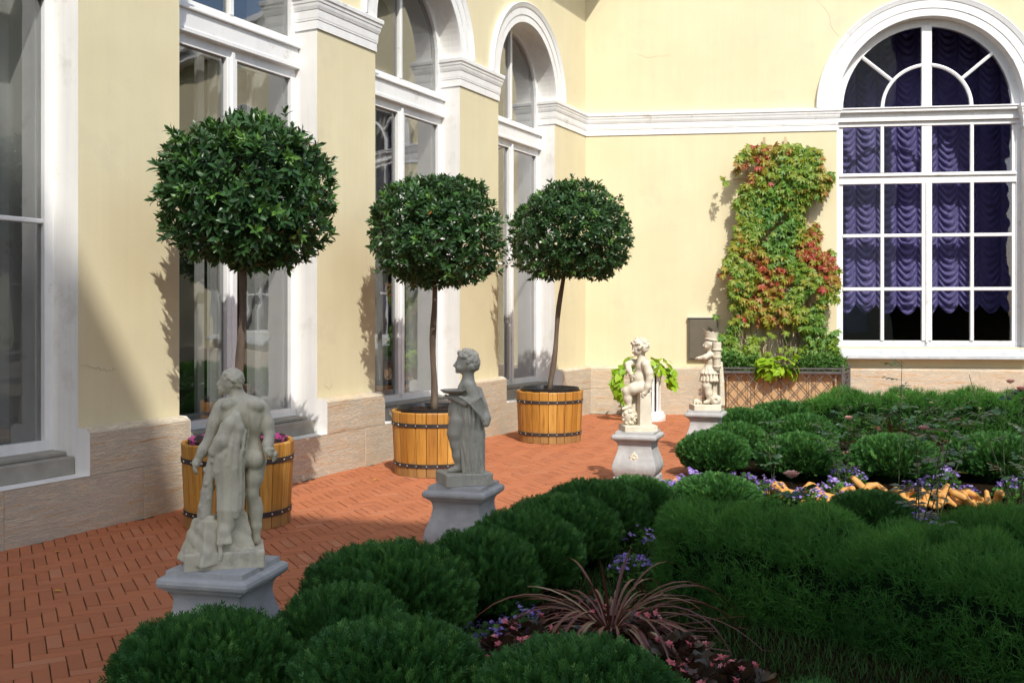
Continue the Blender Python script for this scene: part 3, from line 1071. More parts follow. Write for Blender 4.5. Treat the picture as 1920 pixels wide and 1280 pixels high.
# ------------------------------------------------------------------ sculpture: signed-distance modelling + surface nets
class SDF:
    def __init__(s, lo, hi, h):
        s.lo = np.array(lo, float); s.h = h
        s.n = np.ceil((np.array(hi) - s.lo) / h).astype(int) + 1
        ax = [s.lo[k] + h * np.arange(s.n[k]) for k in range(3)]
        s.P = np.stack(np.meshgrid(*ax, indexing='ij'), -1).astype(np.float32)
        s.d = np.full(s.P.shape[:3], 1e3, np.float32)

    def _win(s, lo, hi):
        a = np.clip(np.floor((np.minimum(lo, hi) - s.lo) / s.h).astype(int), 0, s.n - 1)
        b = np.clip(np.ceil((np.maximum(lo, hi) - s.lo) / s.h).astype(int) + 1, 1, s.n)
        return tuple(slice(a[k], b[k]) for k in range(3))

    def add(s, f, lo, hi, k=.015, sub=False):
        pad = .05
        w = s._win(np.array(lo) - pad, np.array(hi) + pad)
        P = s.P[w]
        d2 = f(P)
        d1 = s.d[w]
        if sub:
            d2 = -d2
            hh = np.clip(.5 - .5 * (d1 - d2) / k, 0, 1)
            s.d[w] = d1 * (1 - hh) + d2 * hh + k * hh * (1 - hh)
        else:
            hh = np.clip(.5 + .5 * (d1 - d2) / k, 0, 1)
            s.d[w] = d1 * (1 - hh) + d2 * hh - k * hh * (1 - hh)

    def cap(s, a, b, ra, rb=None, k=.015, sub=False, bump=None):
        rb = ra if rb is None else rb
        a = np.array(a, np.float32); b = np.array(b, np.float32)
        m = max(ra, rb) + .01

        def f(P):
            ab = b - a
            t = np.clip(((P - a) @ ab) / max(float(ab @ ab), 1e-9), 0, 1)
            d = np.linalg.norm(P - a - t[..., None] * ab, axis=-1) - (ra + (rb - ra) * t)
            return d - (bump(P) if bump else 0)
        s.add(f, np.minimum(a, b) - m, np.maximum(a, b) + m, k, sub)

    def chain(s, pts, rads, k=.012, sub=False):
        for i in range(len(pts) - 1):
            s.cap(pts[i], pts[i + 1], rads[i], rads[i + 1], k, sub)

    def ell(s, c, r, k=.015, rot=None, sub=False, bump=None):
        c = np.array(c, np.float32); r = np.array(r, np.float32)
        M = np.array(Matrix.Rotation(rot[1], 3, rot[0]), np.float32) if rot else None
        m = float(r.max()) + .01

        def f(P):
            q = P - c
            if M is not None:
                q = q @ M
            k0 = np.linalg.norm(q / r, axis=-1)
            k1 = np.linalg.norm(q / (r * r), axis=-1) + 1e-6
            d = k0 * (k0 - 1) / k1
            return d - (bump(P) if bump else 0)
        s.add(f, c - m, c + m, k, sub)

    def box(s, c, hs, rr=.004, k=.003, rotz=0.0, bump=None, taper=0.0):
        c = np.array(c, np.float32); hs = np.array(hs, np.float32)
        ca, sa = math.cos(rotz), math.sin(rotz)
        m = float(np.linalg.norm(hs)) + .01

        def f(P):
            q = P - c
            x = q[..., 0] * ca + q[..., 1] * sa
            y = -q[..., 0] * sa + q[..., 1] * ca
            if taper:
                g = 1 - taper * q[..., 2] / hs[2]
                x = x / g; y = y / g
            q = np.stack([np.abs(x) - hs[0] + rr, np.abs(y) - hs[1] + rr, np.abs(q[..., 2]) - hs[2] + rr], -1)
            d = np.linalg.norm(np.maximum(q, 0), axis=-1) + np.minimum(q.max(-1), 0) - rr
            return d - (bump(P) if bump else 0)
        s.add(f, c - m, c + m, k)

    def mesh(s, name, mat):
        d = s.d
        n = d.shape
        corners = [d[i:n[0] - 1 + i, j:n[1] - 1 + j, k:n[2] - 1 + k] for i in (0, 1) for j in (0, 1) for k in (0, 1)]
        neg = sum((c < 0).astype(np.int8) for c in corners)
        act = (neg > 0) & (neg < 8)
        ids = np.full(act.shape, -1, np.int64)
        cells = np.argwhere(act)
        ids[act] = np.arange(len(cells))
        vals = np.stack([c[act] for c in corners], -1)
        offs = np.array([(i, j, k) for i in (0, 1) for j in (0, 1) for k in (0, 1)], float)
        acc = np.zeros((len(cells), 3)); cnt = np.zeros(len(cells))
        for a in range(8):
            for b in range(a + 1, 8):
                if np.abs(offs[a] - offs[b]).sum() != 1:
                    continue
                va, vb = vals[:, a], vals[:, b]
                m = (va < 0) != (vb < 0)
                t = np.where(m, va / np.where(m, va - vb, 1), 0)
                p = offs[a] + t[:, None] * (offs[b] - offs[a])
                acc += np.where(m[:, None], p, 0); cnt += m
        V = s.lo + s.h * (cells + acc / cnt[:, None])
        F = []
        for ax in range(3):
            o1, o2 = [(1, 2), (2, 0), (0, 1)][ax]
            sl0 = [slice(None)] * 3; sl1 = [slice(None)] * 3
            sl0[ax] = slice(0, n[ax] - 1); sl1[ax] = slice(1, n[ax])
            a, b = d[tuple(sl0)] < 0, d[tuple(sl1)] < 0
            for flip in (False, True):
                m = (a & ~b) if not flip else (~a & b)
                q = np.argwhere(m)
                q = q[(q[:, o1] > 0) & (q[:, o2] > 0) & (q[:, o1] < n[o1] - 1) & (q[:, o2] < n[o2] - 1)]
                if not len(q):
                    continue
                e1 = np.zeros(3, int); e1[o1] = 1
                e2 = np.zeros(3, int); e2[o2] = 1
                quad = [q - e1 - e2, q - e2, q, q - e1]
                quad = [ids[x[:, 0], x[:, 1], x[:, 2]] for x in quad]
                fq = np.stack(quad if not flip else quad[::-1], -1)
                F.append(fq[(fq >= 0).all(1)])
        return np_mesh(name, V, np.concatenate(F), mat, smooth=True)


def curls(f, amp):
    return lambda P: amp * (np.sin(P[..., 0] * f + 1.3 * np.sin(P[..., 2] * f * .7)) * np.sin(P[..., 1] * f + 1.1 * np.sin(P[..., 0] * f * .6)) + .9 * np.sin(P[..., 2] * f + P[..., 0] * f * .5))


def fingers(S, wrist, tip_dir, side, L=.05, r=.0085, curl=(0, 0, -1)):
    """palm with four unequal fingers and a thumb"""
    w = np.array(wrist, float); d = unit(np.array(tip_dir, float)); sd = unit(np.array(side, float)); cu = unit(np.array(curl, float))
    S.ell(w + d * L * .35, (.022, .022, .022), .008)
    for k, ln in enumerate((.82, 1.0, .95, .75)):
        b = w + d * L * .55 + sd * (k - 1.5) * .0125
        m = b + d * L * .45 * ln
        e = m + (d * .4 + cu * .9) * L * .35 * ln
        S.cap(b, m, r, r * .9, .004); S.cap(m, e, r * .9, r * .75, .003)
    b = w + d * L * .15 + sd * .024
    S.cap(b - sd * .01, b + (d * .6 + sd * .4) * L * .5, r, r * .85, .006)


VS = .0058
# --- bearded man leaning on club, seen from behind
def statue_man(root):
    B = SDF((-.24, -.20, .02), (.30, .20, .97), VS)
    # legs
    B.chain([(.152, -.005, .49), (.138, -.01, .41), (.128, -.012, .335), (.146, .012, .25), (.150, .004, .17), (.151, .0, .105)], [.050, .044, .031, .035, .025, .018], .016)
    B.cap((.151, .005, .10), (.125, .075, .088), .022, .016, .012)
    B.cap((.144, .016, .285), (.149, .010, .215), .034, .029, .014)
    B.chain([(.085, .02, .49), (.055, .05, .40), (.035, .075, .33), (.03, .06, .23), (.03, .055, .12)], [.050, .042, .032, .031, .02], .016)
    # buttocks, hips
    B.ell((.148, -.040, .505), (.043, .042, .052), .010)
    B.ell((.092, -.034, .512), (.043, .040, .052), .010)
    B.ell((.118, .0, .545), (.068, .052, .052), .018)
    # waist and back
    B.ell((.114, .0, .62), (.056, .048, .075), .025)
    B.ell((.096, .0, .710), (.084, .058, .085), .025)
    B.ell((.045, -.028, .715), (.052, .045, .075), .02, ('Y', .2))
    B.ell((.136, -.028, .700), (.048, .042, .080), .02, ('Y', -.25))
    B.ell((.085, .01, .775), (.098, .050, .040), .02)
    B.cap((.098, -.066, .79), (.118, -.066, .57), .007, .009, .018, True)
    B.cap((.119, -.10, .55), (.120, -.092, .46), .006, .006, .012, True)
    B.ell((.022, -.046, .775), (.040, .026, .028), .012, ('Y', -.4))
    B.ell((.146, -.048, .765), (.040, .026, .030), .012, ('Y', .45))
    # shoulders and arms
    B.ell((-.006, .0, .758), (.038, .040, .044), .016)
    B.ell((.170, -.005, .746), (.037, .040, .044), .016)
    B.chain([(-.022, .0, .745), (-.045, .0, .68), (-.066, -.005, .608), (-.095, -.015, .555), (-.122, -.02, .51)], [.035, .035, .027, .028, .018], .012)
    fingers(B, (-.124, -.022, .51), (-.28, -.1, -1), (.1, -1, 0), .05, .0095, (.5, 0, -.6))
    B.chain([(.178, -.005, .735), (.200, -.018, .67), (.214, -.03, .615), (.205, -.055, .575), (.200, -.075, .548)], [.034, .035, .026, .026, .018], .012)
    fingers(B, (.203, -.080, .545), (.75, -.25, -.5), (.2, -.6, .7), .048, .010, (-.6, -.3, -.5))
    # neck, head turned left and bowed
    B.cap((.070, .005, .79), (.048, .012, .85), .040, .034, .02)
    B.ell((.030, .012, .880), (.046, .047, .056), .012)
    B.ell((.004, .025, .862), (.030, .034, .044), .012)
    B.ell((-.012, .022, .838), (.020, .026, .026), .010, None, False, curls(190, .003))
    B.cap((-.020, .022, .885), (-.029, .024, .866), .007, .009, .006)
    B.ell((.034, -.034, .866), (.010, .007, .016), .004)
    B.ell((.036, .010, .902), (.049, .051, .040), .005, None, False, curls(185, .0045))
    B.ell((.062, .0, .872), (.026, .042, .034), .006, None, False, curls(185, .0045))
    rq = random.Random(9)
    for _ in range(150):
        v = np.array([rq.gauss(0, 1) for _ in range(3)]); v = v / np.linalg.norm(v)
        if v[2] < -.25 or (v[0] < -.55 and v[2] < .45):
            continue
        B.ell(np.array((.040, .008, .888)) + v * np.array((.049, .052, .050)), (rq.uniform(.008, .012),) * 3, .002)
    B.cap((.03, -.078, .735), (.06, -.074, .665), .006, .004, .012, True)
    B.cap((.165, -.072, .725), (.135, -.078, .655), .006, .004, .012, True)
    B.cap((.182, -.05, .70), (.165, -.05, .62), .005, .004, .012, True)
    B.cap((.05, -.05, .545), (.118, -.062, .562), .004, .005, .010, True)
    B.cap((.186, -.045, .545), (.122, -.062, .562), .004, .005, .010, True)
    B.cap((.128, -.075, .44), (.172, -.07, .452), .006, .005, .010, True)
    ob('body', B.mesh('body', 'marble_warm'), root)
    D = SDF((-.22, -.20, .04), (.20, .16, .80), VS)
    # skin drape over the club under the arm
    D.chain([(.052, -.06, .725), (.03, -.07, .68), (-.005, -.065, .60), (-.04, -.05, .55)], [.022, .034, .040, .035], .02)
    D.chain([(.058, -.075, .715), (.072, -.085, .66), (.066, -.085, .60)], [.022, .022, .020], .012)
    for x0_, x1_, r0, r1, zb, yy in ((-.035, -.012, .026, .026, .20, -.06), (-.008, .012, .024, .030, .15, -.075), (.022, .030, .022, .026, .19, -.085), (.050, .055, .020, .022, .24, -.09), (.072, .076, .014, .012, .40, -.085), (.085, .090, .010, .007, .39, -.07)):
        q_ = .035 * math.sin(x0_ * 140)
        D.chain([(x0_ + .028, yy - .002, .66 + q_ * .5), (x0_ + .012, yy - .008, .575 + q_), (x0_ + .002, yy - .006, .49 - q_), ((x0_ + x1_) / 2 + .006, yy + .006, .36 + q_), (x1_ - .004, yy - .006, .27), (x1_, yy - .004, zb)], [r0 * .5, r0 * .66, r0 * .74, r1 * .8, r1 * .74, r1 * .7], .005)
    D.ell((.0, -.09, .165), (.036, .026, .045), .012)
    for q in (-.024, -.008, .008, .024):
        D.cap((q * .9, -.10, .15), (q * 1.2 + .002, -.115, .118), .011, .009, .005)
    D.chain([(-.02, -.105, .11), (-.015, -.12, .07), (-.02, -.12, .045)], [.012, .010, .013], .008)
    # club
    D.chain([(-.048, -.03, .57), (-.070, -.03, .42), (-.092, -.03, .24)], [.018, .026, .034], .01)
    for q in range(14):
        a = q * 2.4
        tt = q / 14
        c_ = (-.05 - .045 * tt + .026 * math.cos(a), -.03 + .026 * math.sin(a), .55 - .31 * tt)
        D.ell(c_, (.011, .011, .014), .006)
    ob('drapery', D.mesh('drapery', 'marble_warm'), root)
    K = SDF((-.25, -.22, -.024), (.26, .22, .32), VS)
    rk = lambda P: .0025 * np.sin(P[..., 0] * 60 + 2 * np.sin(P[..., 2] * 40)) + .003 * np.abs(np.sin(P[..., 2] * 45 + P[..., 0] * 30))
    K.box((.002, .01, .032), (.186, .13, .044), .006, .003)
    K.box((-.055, .0, .12), (.095, .095, .10), .006, .006, .5, rk, .28)
    K.box((-.075, -.02, .17), (.050, .05, .07), .006, .006, -.3, rk, .2)
    K.box((.055, .02, .13), (.055, .085, .12), .006, .006, .25, rk, .35)
    K.box((-.09, .01, .08), (.055, .08, .06), .006, .006, .15, rk, .3)
    ob('rock_base', K.mesh('rock_base', 'marble_warm'), root)


def child_head(S, c, r, face=(-1, 0, 0), hair=True, hamp=.007, hf=115):
    """head looking along face"""
    c = np.array(c, float); f = unit(np.array(face, float)); sd = np.cross(f, (0, 0, 1.0)); sd = unit(sd)
    up = np.cross(sd, f)
    S.ell(c, (r * .92, r * .92, r), .01)
    S.ell(c + f * r * .35 - up * r * .35, (r * .70, r * .70, r * .66), .015)
    S.ell(c + f * r * .86 - up * r * .78, (r * .20, r * .20, r * .17), .010)          # chin
    for s in (-1, 1):
        S.ell(c + f * r * .70 + sd * s * r * .42 - up * r * .48, (r * .28, r * .28, r * .26), .012)  # cheeks
        S.ell(c + f * r * .98 + sd * s * r * .34 - up * r * .04, (r * .13, r * .13, r * .085), .008, None, True)  # eye sockets
        S.ell(c + f * r * .86 + sd * s * r * .33 - up * r * .05, (r * .12, r * .12, r * .10), .004)
        S.ell(c - f * r * .05 + sd * s * r * .92 - up * r * .15, (r * .14, r * .10, r * .22), .006)  # ears
    S.cap(c + f * r * .95 + up * r * .02, c + f * r * 1.14 - up * r * .27, r * .07, r * .12, .008)
    S.cap(c + f * r * .99 - up * r * .52 + sd * r * .1, c + f * r * .99 - up * r * .52 - sd * r * .1, r * .06, None, .005)
    S.cap(c + f * r * .95 - up * r * .62 + sd * r * .08, c + f * r * .95 - up * r * .62 - sd * r * .08, r * .07, None, .006)
    if hair:
        bm_ = curls(hf, hamp)
        S.ell(c - f * r * .12 + up * r * .22, (r * .96, r * .96, r * .82), .008)
        S.ell(c - f * r * .42 - up * r * .22, (r * .70, r * .76, r * .70), .008)
        rq = random.Random(int(hf))
        made = 0
        while made < 95:
            v = np.array([rq.gauss(0, 1) for _ in range(3)]); v = v / np.linalg.norm(v)
            ff, uu = float(v @ f), float(v @ up)
            if ff > .62 - .0 * uu and uu < .62 or uu < -.62 or (ff > .15 and uu < .05):
                continue
            p = c + v * r * np.array((1.0, 1.0, 1.0)) * rq.uniform(.98, 1.10)
            S.ell(p, (r * rq.uniform(.15, .23),) * 3, .004)
            S.ell(p + v * r * .19, (r * .06,) * 3, .004, None, True)
            made += 1


# --- boy in a cloak holding out a shallow dish
def statue_dish(root):
    B = SDF((-.24, -.20, .05), (.24, .20, 1.02), VS)
    child_head(B, (.022, .0, .862), .082, (-1, -.08, -.04), True, .0085, 105)
    B.cap((.030, .0, .79), (.030, .0, .74), .040, .044, .02)
    B.ell((.022, .0, .655), (.070, .078, .085), .03)
    B.ell((.035, -.072, .700), (.048, .040, .048), .02)
    B.ell((.035, .072, .700), (.048, .040, .048), .02)
    B.ell((-.035, .0, .515), (.080, .078, .095), .03)
    B.ell((.02, .0, .49), (.085, .08, .08), .03)
    B.chain([(.045, -.088, .695), (.075, -.10, .61), (.01, -.105, .585), (-.085, -.06, .615)], [.042, .038, .034, .024], .016)
    fingers(B, (-.085, -.055, .612), (-1, .3, .12), (.25, .9, 0), .045, .0085, (.1, .3, .6))
    B.chain([(.035, .085, .69), (.03, .10, .61), (-.07, .06, .60)], [.040, .036, .026], .016)
    B.chain([(-.040, -.045, .44), (-.058, -.045, .36), (-.052, -.04, .285), (-.035, -.035, .20), (-.032, -.03, .125)], [.068, .060, .046, .046, .030], .02)
    B.cap((-.03, -.03, .112), (-.098, -.05, .096), .028, .019, .014)
    for q in range(5):
        B.cap((-.09, -.062 + q * .012, .096), (-.112 + .004 * q, -.064 + q * .012, .091), .009, .008, .003)
    B.chain([(.035, .045, .44), (.05, .045, .32), (.07, .03, .2), (.085, .0, .12)], [.066, .056, .045, .032], .02)
    B.cap((.085, -.01, .112), (.045 + .07, -.085, .096), .026, .018, .014)
    ob('body', B.mesh('body', 'marble_grey'), root)
    D = SDF((-.20, -.22, .06), (.26, .22, .78), VS)
    D.chain([(.10, -.03, .66), (.13, -.07, .56), (.155, -.10, .47), (.155, -.11, .435)], [.03, .035, .034, .026], .012)
    for q in range(5):
        D.chain([(-.03 + .018 * q, -.125 + .006 * q, .625 - .004 * q), (.045 + .018 * q, -.148, .575 + .012 * q), (.11 + .010 * q, -.142 + .01 * q, .50 + .010 * q), (.15 + .006 * q, -.12 + .014 * q, .44 + .006 * q)], [.010, .0115, .012, .011], .003)
    for q in range(7):
        x0_ = -.035 + .022 * q
        yy = -.115 + .010 * abs(q - 3)
        wob = .012 * math.sin(q * 2.1)
        D.chain([(x0_ + .01, yy, .60 - .01 * q), (x0_ + .008 + wob, yy - .006, .46), (x0_ + .014 - wob, yy + .004, .30), (x0_ + .026 + wob, yy - .003, .18), (x0_ + .034, yy - .004, .085)], [.009, .0105, .0115, .0125, .012], .0035)
    D.chain([(.035, -.055, .58), (.04, -.052, .35), (.06, -.052, .10)], [.058, .064, .062], .012)
    D.chain([(.085, -.045, .54), (.09, -.04, .35), (.095, -.03, .10)], [.05, .06, .055], .012)
    ob('cloak', D.mesh('cloak', 'marble_grey'), root)
    m = MB()
    m.lathe([(0, -.012), (.03, -.012), (.07, .0), (.092, .016), (.094, .022), (.088, .019), (.05, .006), (0, .0)], 28, (-.075, -.06, .648))
    m.obj('dish', 'marble_grey', root, smooth=True)
    S = MB(); S.box(-.17, .17, -.15, .15, -.004, .082)
    S.obj('base_slab', 'marble_grey', root, rz=R(17), bevel=.006)


# --- seated boy with a bunch of grapes
def statue_seated(root):
    B = SDF((-.24, -.18, .02), (.24, .18, 1.0), VS)
    child_head(B, (.018, .0, .862), .084, (-.80, -.50, -.30), True, .008, 110)
    B.cap((.030, .0, .79), (.040, .0, .73), .038, .045, .02)
    B.ell((.050, .0, .655), (.072, .080, .080), .03)
    B.ell((.028, -.01, .535), (.080, .080, .090), .03)
    B.ell((.055, .0, .455), (.092, .088, .065), .03)
    B.ell((.080, -.075, .685), (.046, .040, .046), .02)
    B.chain([(.085, -.085, .68), (.112, -.10, .60), (.120, -.105, .54), (.100, -.11, .46), (.078, -.112, .405)], [.044, .043, .037, .036, .024], .016)
    fingers(B, (.076, -.112, .402), (-.45, -.1, -.8), (-.6, -.6, .2), .046, .0095, (.5, .1, -.6))
    B.ell((.02, .075, .69), (.044, .040, .044), .02)
    B.chain([(.01, .085, .69), (-.06, .055, .695), (-.105, .01, .675), (-.092, -.03, .62), (-.08, -.04, .60)], [.040, .036, .031, .030, .021], .016)
    fingers(B, (-.078, -.042, .598), (.25, -.1, -1), (.8, -.4, .2), .042, .009, (.5, 0, -.5))
    B.chain([(.030, -.055, .445), (-.050, -.060, .430), (-.110, -.055, .405), (-.105, -.05, .33), (-.090, -.05, .255)], [.066, .060, .047, .044, .028], .02)
    B.cap((-.088, -.05, .245), (-.150, -.075, .226), .026, .017, .014)
    for q in range(5):
        B.cap((-.142, -.090 + q * .011, .228), (-.163 + .003 * q, -.092 + q * .011, .221), .008, .007, .003)
    B.chain([(.030, .055, .445), (-.030, .06, .42), (-.05, .05, .33), (-.04, .04, .2), (-.04, .03, .10)], [.062, .056, .044, .04, .03], .02)
    ob('body', B.mesh('body', 'marble_pale'), root)
    K = SDF((-.25, -.22, -.02), (.25, .22, .44), VS)
    K.box((0, 0, .026), (.172, .14, .034), .006, .003, R(15))
    K.box((.062, -.045, .205), (.062, .075, .185), .008, .006, R(15), None, .08)
    K.cap((.02, -.03, .39), (.11, -.03, .405), .03, None, .02)
    K.ell((-.085, -.04, .142), (.065, .06, .075), .01)
    rr = random.Random(5)
    for q in range(70):
        a = rr.uniform(0, 6.28); zz = rr.uniform(-1, 1); sq = math.sqrt(1 - zz * zz)
        K.ell((-.085 + .068 * sq * math.cos(a), -.04 + .062 * sq * math.sin(a), .142 + .078 * zz), (.017,) * 3, .003)
    ob('stump_and_grapes', K.mesh('stump_and_grapes', 'marble_pale'), root)


# --- boy warrior with feathered crown and quiver
def statue_crown(root):
    B = SDF((-.22, -.18, .03), (.28, .18, .95), VS)
    child_head(B, (.048, .0, .822), .074, (-1, -.12, -.05), False)
    B.cap((.06, .0, .76), (.065, .0, .70), .036, .042, .02)
    B.ell((.050, .0, .625), (.066, .076, .10), .03)
    B.ell((.040, .0, .52), (.068, .074, .05), .03)
    B.chain([(.06, -.075, .690), (-.01, -.09, .655), (-.085, -.075, .640)], [.040, .034, .025], .016)
    fingers(B, (-.085, -.075, .640), (-1, .1, -.05), (.1, -.9, .3), .042, .009, (.4, 0, -.6))
    B.chain([(.08, .075, .69), (.10, .10, .60), (.04, .11, .55)], [.04, .035, .026], .016)
    B.chain([(.025, -.04, .38), (.012, -.05, .30), (.035, -.05, .20), (.042, -.045, .125)], [.056, .054, .045, .030], .02)
    B.cap((.04, -.045, .112), (-.015, -.075, .095), .028, .018, .014)
    B.chain([(.07, .04, .38), (.095, .045, .28), (.10, .04, .18), (.10, .03, .11)], [.054, .05, .042, .03], .02)
    B.cap((.10, .03, .11), (.05, .02, .095), .026, .018, .014)
    ob('body', B.mesh('body', 'marble_pale'), root)
    C = SDF((-.16, -.20, .26), (.26, .20, .98), VS)
    # two tiers of a scalloped kilt, belt
    for zt, zb, r0, r1 in ((.505, .435, .078, .100), (.445, .345, .088, .104)):
        for q in range(14):
            a = q * 2 * math.pi / 14 + (zt > .5) * .22
            C.chain([(.042 + r0 * math.cos(a), r0 * math.sin(a), zt), (.042 + r1 * math.cos(a), r1 * math.sin(a), zb + .02)], [.016, .021], .006)
    C.ell((.042, 0, .44), (.085, .085, .07), .01)
    for q in range(24):
        a = q * 2 * math.pi / 24
        C.ell((.045 + .075 * math.cos(a), .08 * math.sin(a), .512), (.014, .014, .010), .006)
    ob('kilt', C.mesh('kilt', 'marble_pale'), root)
    m = MB()
    prof_ = [(.070, .0), (.078, .0), (.080, .014), (.074, .020), (.083, .078), (.088, .10)]
    n = 30
    rows_ = []
    for j, (r, z) in enumerate(prof_):
        rows_.append([(.062 + r * 1.04 * math.cos(2 * math.pi * k / n), r * math.sin(2 * math.pi * k / n), .868 + z - .16 * (r * math.cos(2 * math.pi * k / n)) + (.012 * (k % 3 == 0) if j == 5 else 0) + (.022 if j == 5 and 13 <= k <= 17 else 0)) for k in range(n)])
    rows_.append([(.062 + .075 * math.cos(2 * math.pi * k / n), .072 * math.sin(2 * math.pi * k / n), .868 + .09 - .16 * .075 * math.cos(2 * math.pi * k / n)) for k in range(n)])
    m.grid(rows_, True)
    m.poly(rows_[-1])
    m.obj('feather_crown', 'marble_pale', root, fix=True)
    Q = MB()
    Q.lathe([(0, .0), (.025, .002), (.040, .03), (.045, .05), (.052, .05), (.052, .062), (.043, .065), (.047, .16), (.058, .165), (.058, .185), (.048, .19), (.050, .255), (.064, .26), (.064, .275), (.052, .28), (.056, .355), (.045, .36), (0, .35)], 22, (.135, -.06, .485))
    Q.obj('quiver', 'marble_pale', root, smooth=False)
    K = SDF((-.25, -.22, -.02), (.26, .22, .62), VS)
    K.box((-.01, 0, .03), (.172, .135, .036), .006, .003, R(15))
    K.ell((.120, -.055, .125), (.070, .055, .066), .01)
    K.cap((.120, -.12, .125), (.120, -.10, .125), .016, None, .02, True)
    K.chain([(.185, -.01, .58), (.195, -.01, .35), (.20, -.015, .07)], [.022, .030, .036], .01)
    K.chain([(.175, -.045, .55), (.185, -.05, .30), (.19, -.055, .07)], [.014, .017, .02], .008)
    K.chain([(.10, .05, .40), (.12, .06, .07)], [.05, .06], .02)
    K.ell((-.115, -.03, .100), (.045, .036, .034), .006)
    K.ell((-.064, -.045, .088), (.020, .017, .016), .006)
    for q in ((-.14, -.065), (-.10, -.07), (-.155, -.03)):
        K.cap((q[0], q[1], .09), (q[0], q[1] - .01, .068), .010, .008, .004)
    ob('support_and_tortoise', K.mesh('support_and_tortoise', 'marble_pale'), root)


# ------------------------------------------------------------------ pedestals
def make_pedestal(emblem):
    root = empty('pedestal', (0, 0, 0))

    def ring(hw, z, ch=.006):
        c = min(ch, hw * .2)
        return [(hw - c, -hw, z), (hw, -hw + c, z), (hw, hw - c, z), (hw - c, hw, z), (-hw + c, hw, z), (-hw, hw - c, z), (-hw, -hw + c, z), (-hw + c, -hw, z)]
    b = MB()
    key = [(.125, .186), (.14, .200), (.17, .216), (.21, .225), (.25, .221), (.30, .206), (.35, .188), (.40, .176), (.44, .174), (.465, .180), (.482, .193), (.485, .200)]
    rows_ = []
    for i in range(len(key) - 1):
        p0 = key[max(i - 1, 0)]; p1 = key[i]; p2 = key[i + 1]; p3 = key[min(i + 2, len(key) - 1)]
        for k in range(4):
            t_ = k / 4
            h = .5 * (2 * p1[1] + (p2[1] - p0[1]) * t_ + (2 * p0[1] - 5 * p1[1] + 4 * p2[1] - p3[1]) * t_ ** 2 + (3 * p1[1] - p0[1] - 3 * p2[1] + p3[1]) * t_ ** 3)
            rows_.append(ring(h, p1[0] + (p2[0] - p1[0]) * t_))
    rows_.append(ring(key[-1][1], key[-1][0]))
    b.grid(rows_, True)
    b.obj('body', 'pedestal_stone', root)
    c = MB()
    rows_ = [ring(.205, .486), ring(.205, .495), ring(.222, .500), ring(.231, .512, .012), ring(.234, .526, .014), ring(.230, .542, .012), ring(.220, .551, .01), ring(.200, .554), ring(.198, .580)]
    c.grid(rows_, True)
    c.poly(rows_[0]); c.poly(rows_[-1])
    c.obj('cap', 'pedestal_stone', root)
    p = MB(); p.box(-.215, .215, -.215, .215, -.01, .124)
    p.obj('foot', 'pedestal_stone', root, bevel=.012, segs=2)
    if emblem:
        S = SDF((-.06, -.245, .24), (.06, -.17, .40), .005)
        for k in range(9):
            a = k * 2 * math.pi / 9
            S.ell((.032 * math.cos(a), -.196, .320 + .036 * math.sin(a)), (.016, .012, .016), .004)
        S.ell((0, -.198, .32), (.020, .014, .020), .004)
        S.ell((0, -.190, .366), (.014, .012, .022), .004)
        ob('rosette', S.mesh('rosette', 'marble_pale'), root)
    return root


PED = [(-1.40, 4.93, R(-13)), (-.343, 7.24, R(-17.5)), (1.30, 10.46, R(-19)), (2.43, 12.70, R(-19))]
ped_labels = ['grey stone pedestal under the bearded man leaning on a club, nearest the viewer',
              'grey stone pedestal carrying the cloaked boy with a dish',
              'pale grey stone pedestal with a small carved rosette on its front',
              'white-grey stone pedestal under the boy with the crown, half behind the bushes']
proto = make_pedestal(False)
for k, (x, y, rz) in enumerate(PED):
    if k == 0:
        o = proto; o.location = (x, y, 0); o.rotation_euler = (0, 0, -rz)
    elif k == 2:
        o = make_pedestal(True); o.location = (x, y, 0); o.rotation_euler = (0, 0, -rz)
    else:
        o = copy_tree(proto, (x, y, 0), -rz)
    # the pedestals turn clockwise in plan
    o.rotation_euler = (0, 0, rz)
    tag(o, ped_labels[k], 'pedestal', 'statue pedestals along the bed')
STAT = [(statue_man, 'aged cream marble statue of a muscular nude man with club, seen from behind', 1.0),
        (statue_dish, 'grey stone statue of a curly haired boy in a cloak holding a dish', 1.0),
        (statue_seated, 'pale stone statue of a nude seated boy with grapes on a block', 1.0),
        (statue_crown, 'pale stone statue of a boy in kilt and feather crown with quiver', 1.0)]
for (fn, lab, sc_), (x, y, rz) in zip(STAT, PED):
    r_ = empty('statue', (x, y, .582), -math.atan2(x, y) * 1.0)
    r_.scale = (sc_,) * 3
    fn(r_)
    tag(r_, lab, 'statue')


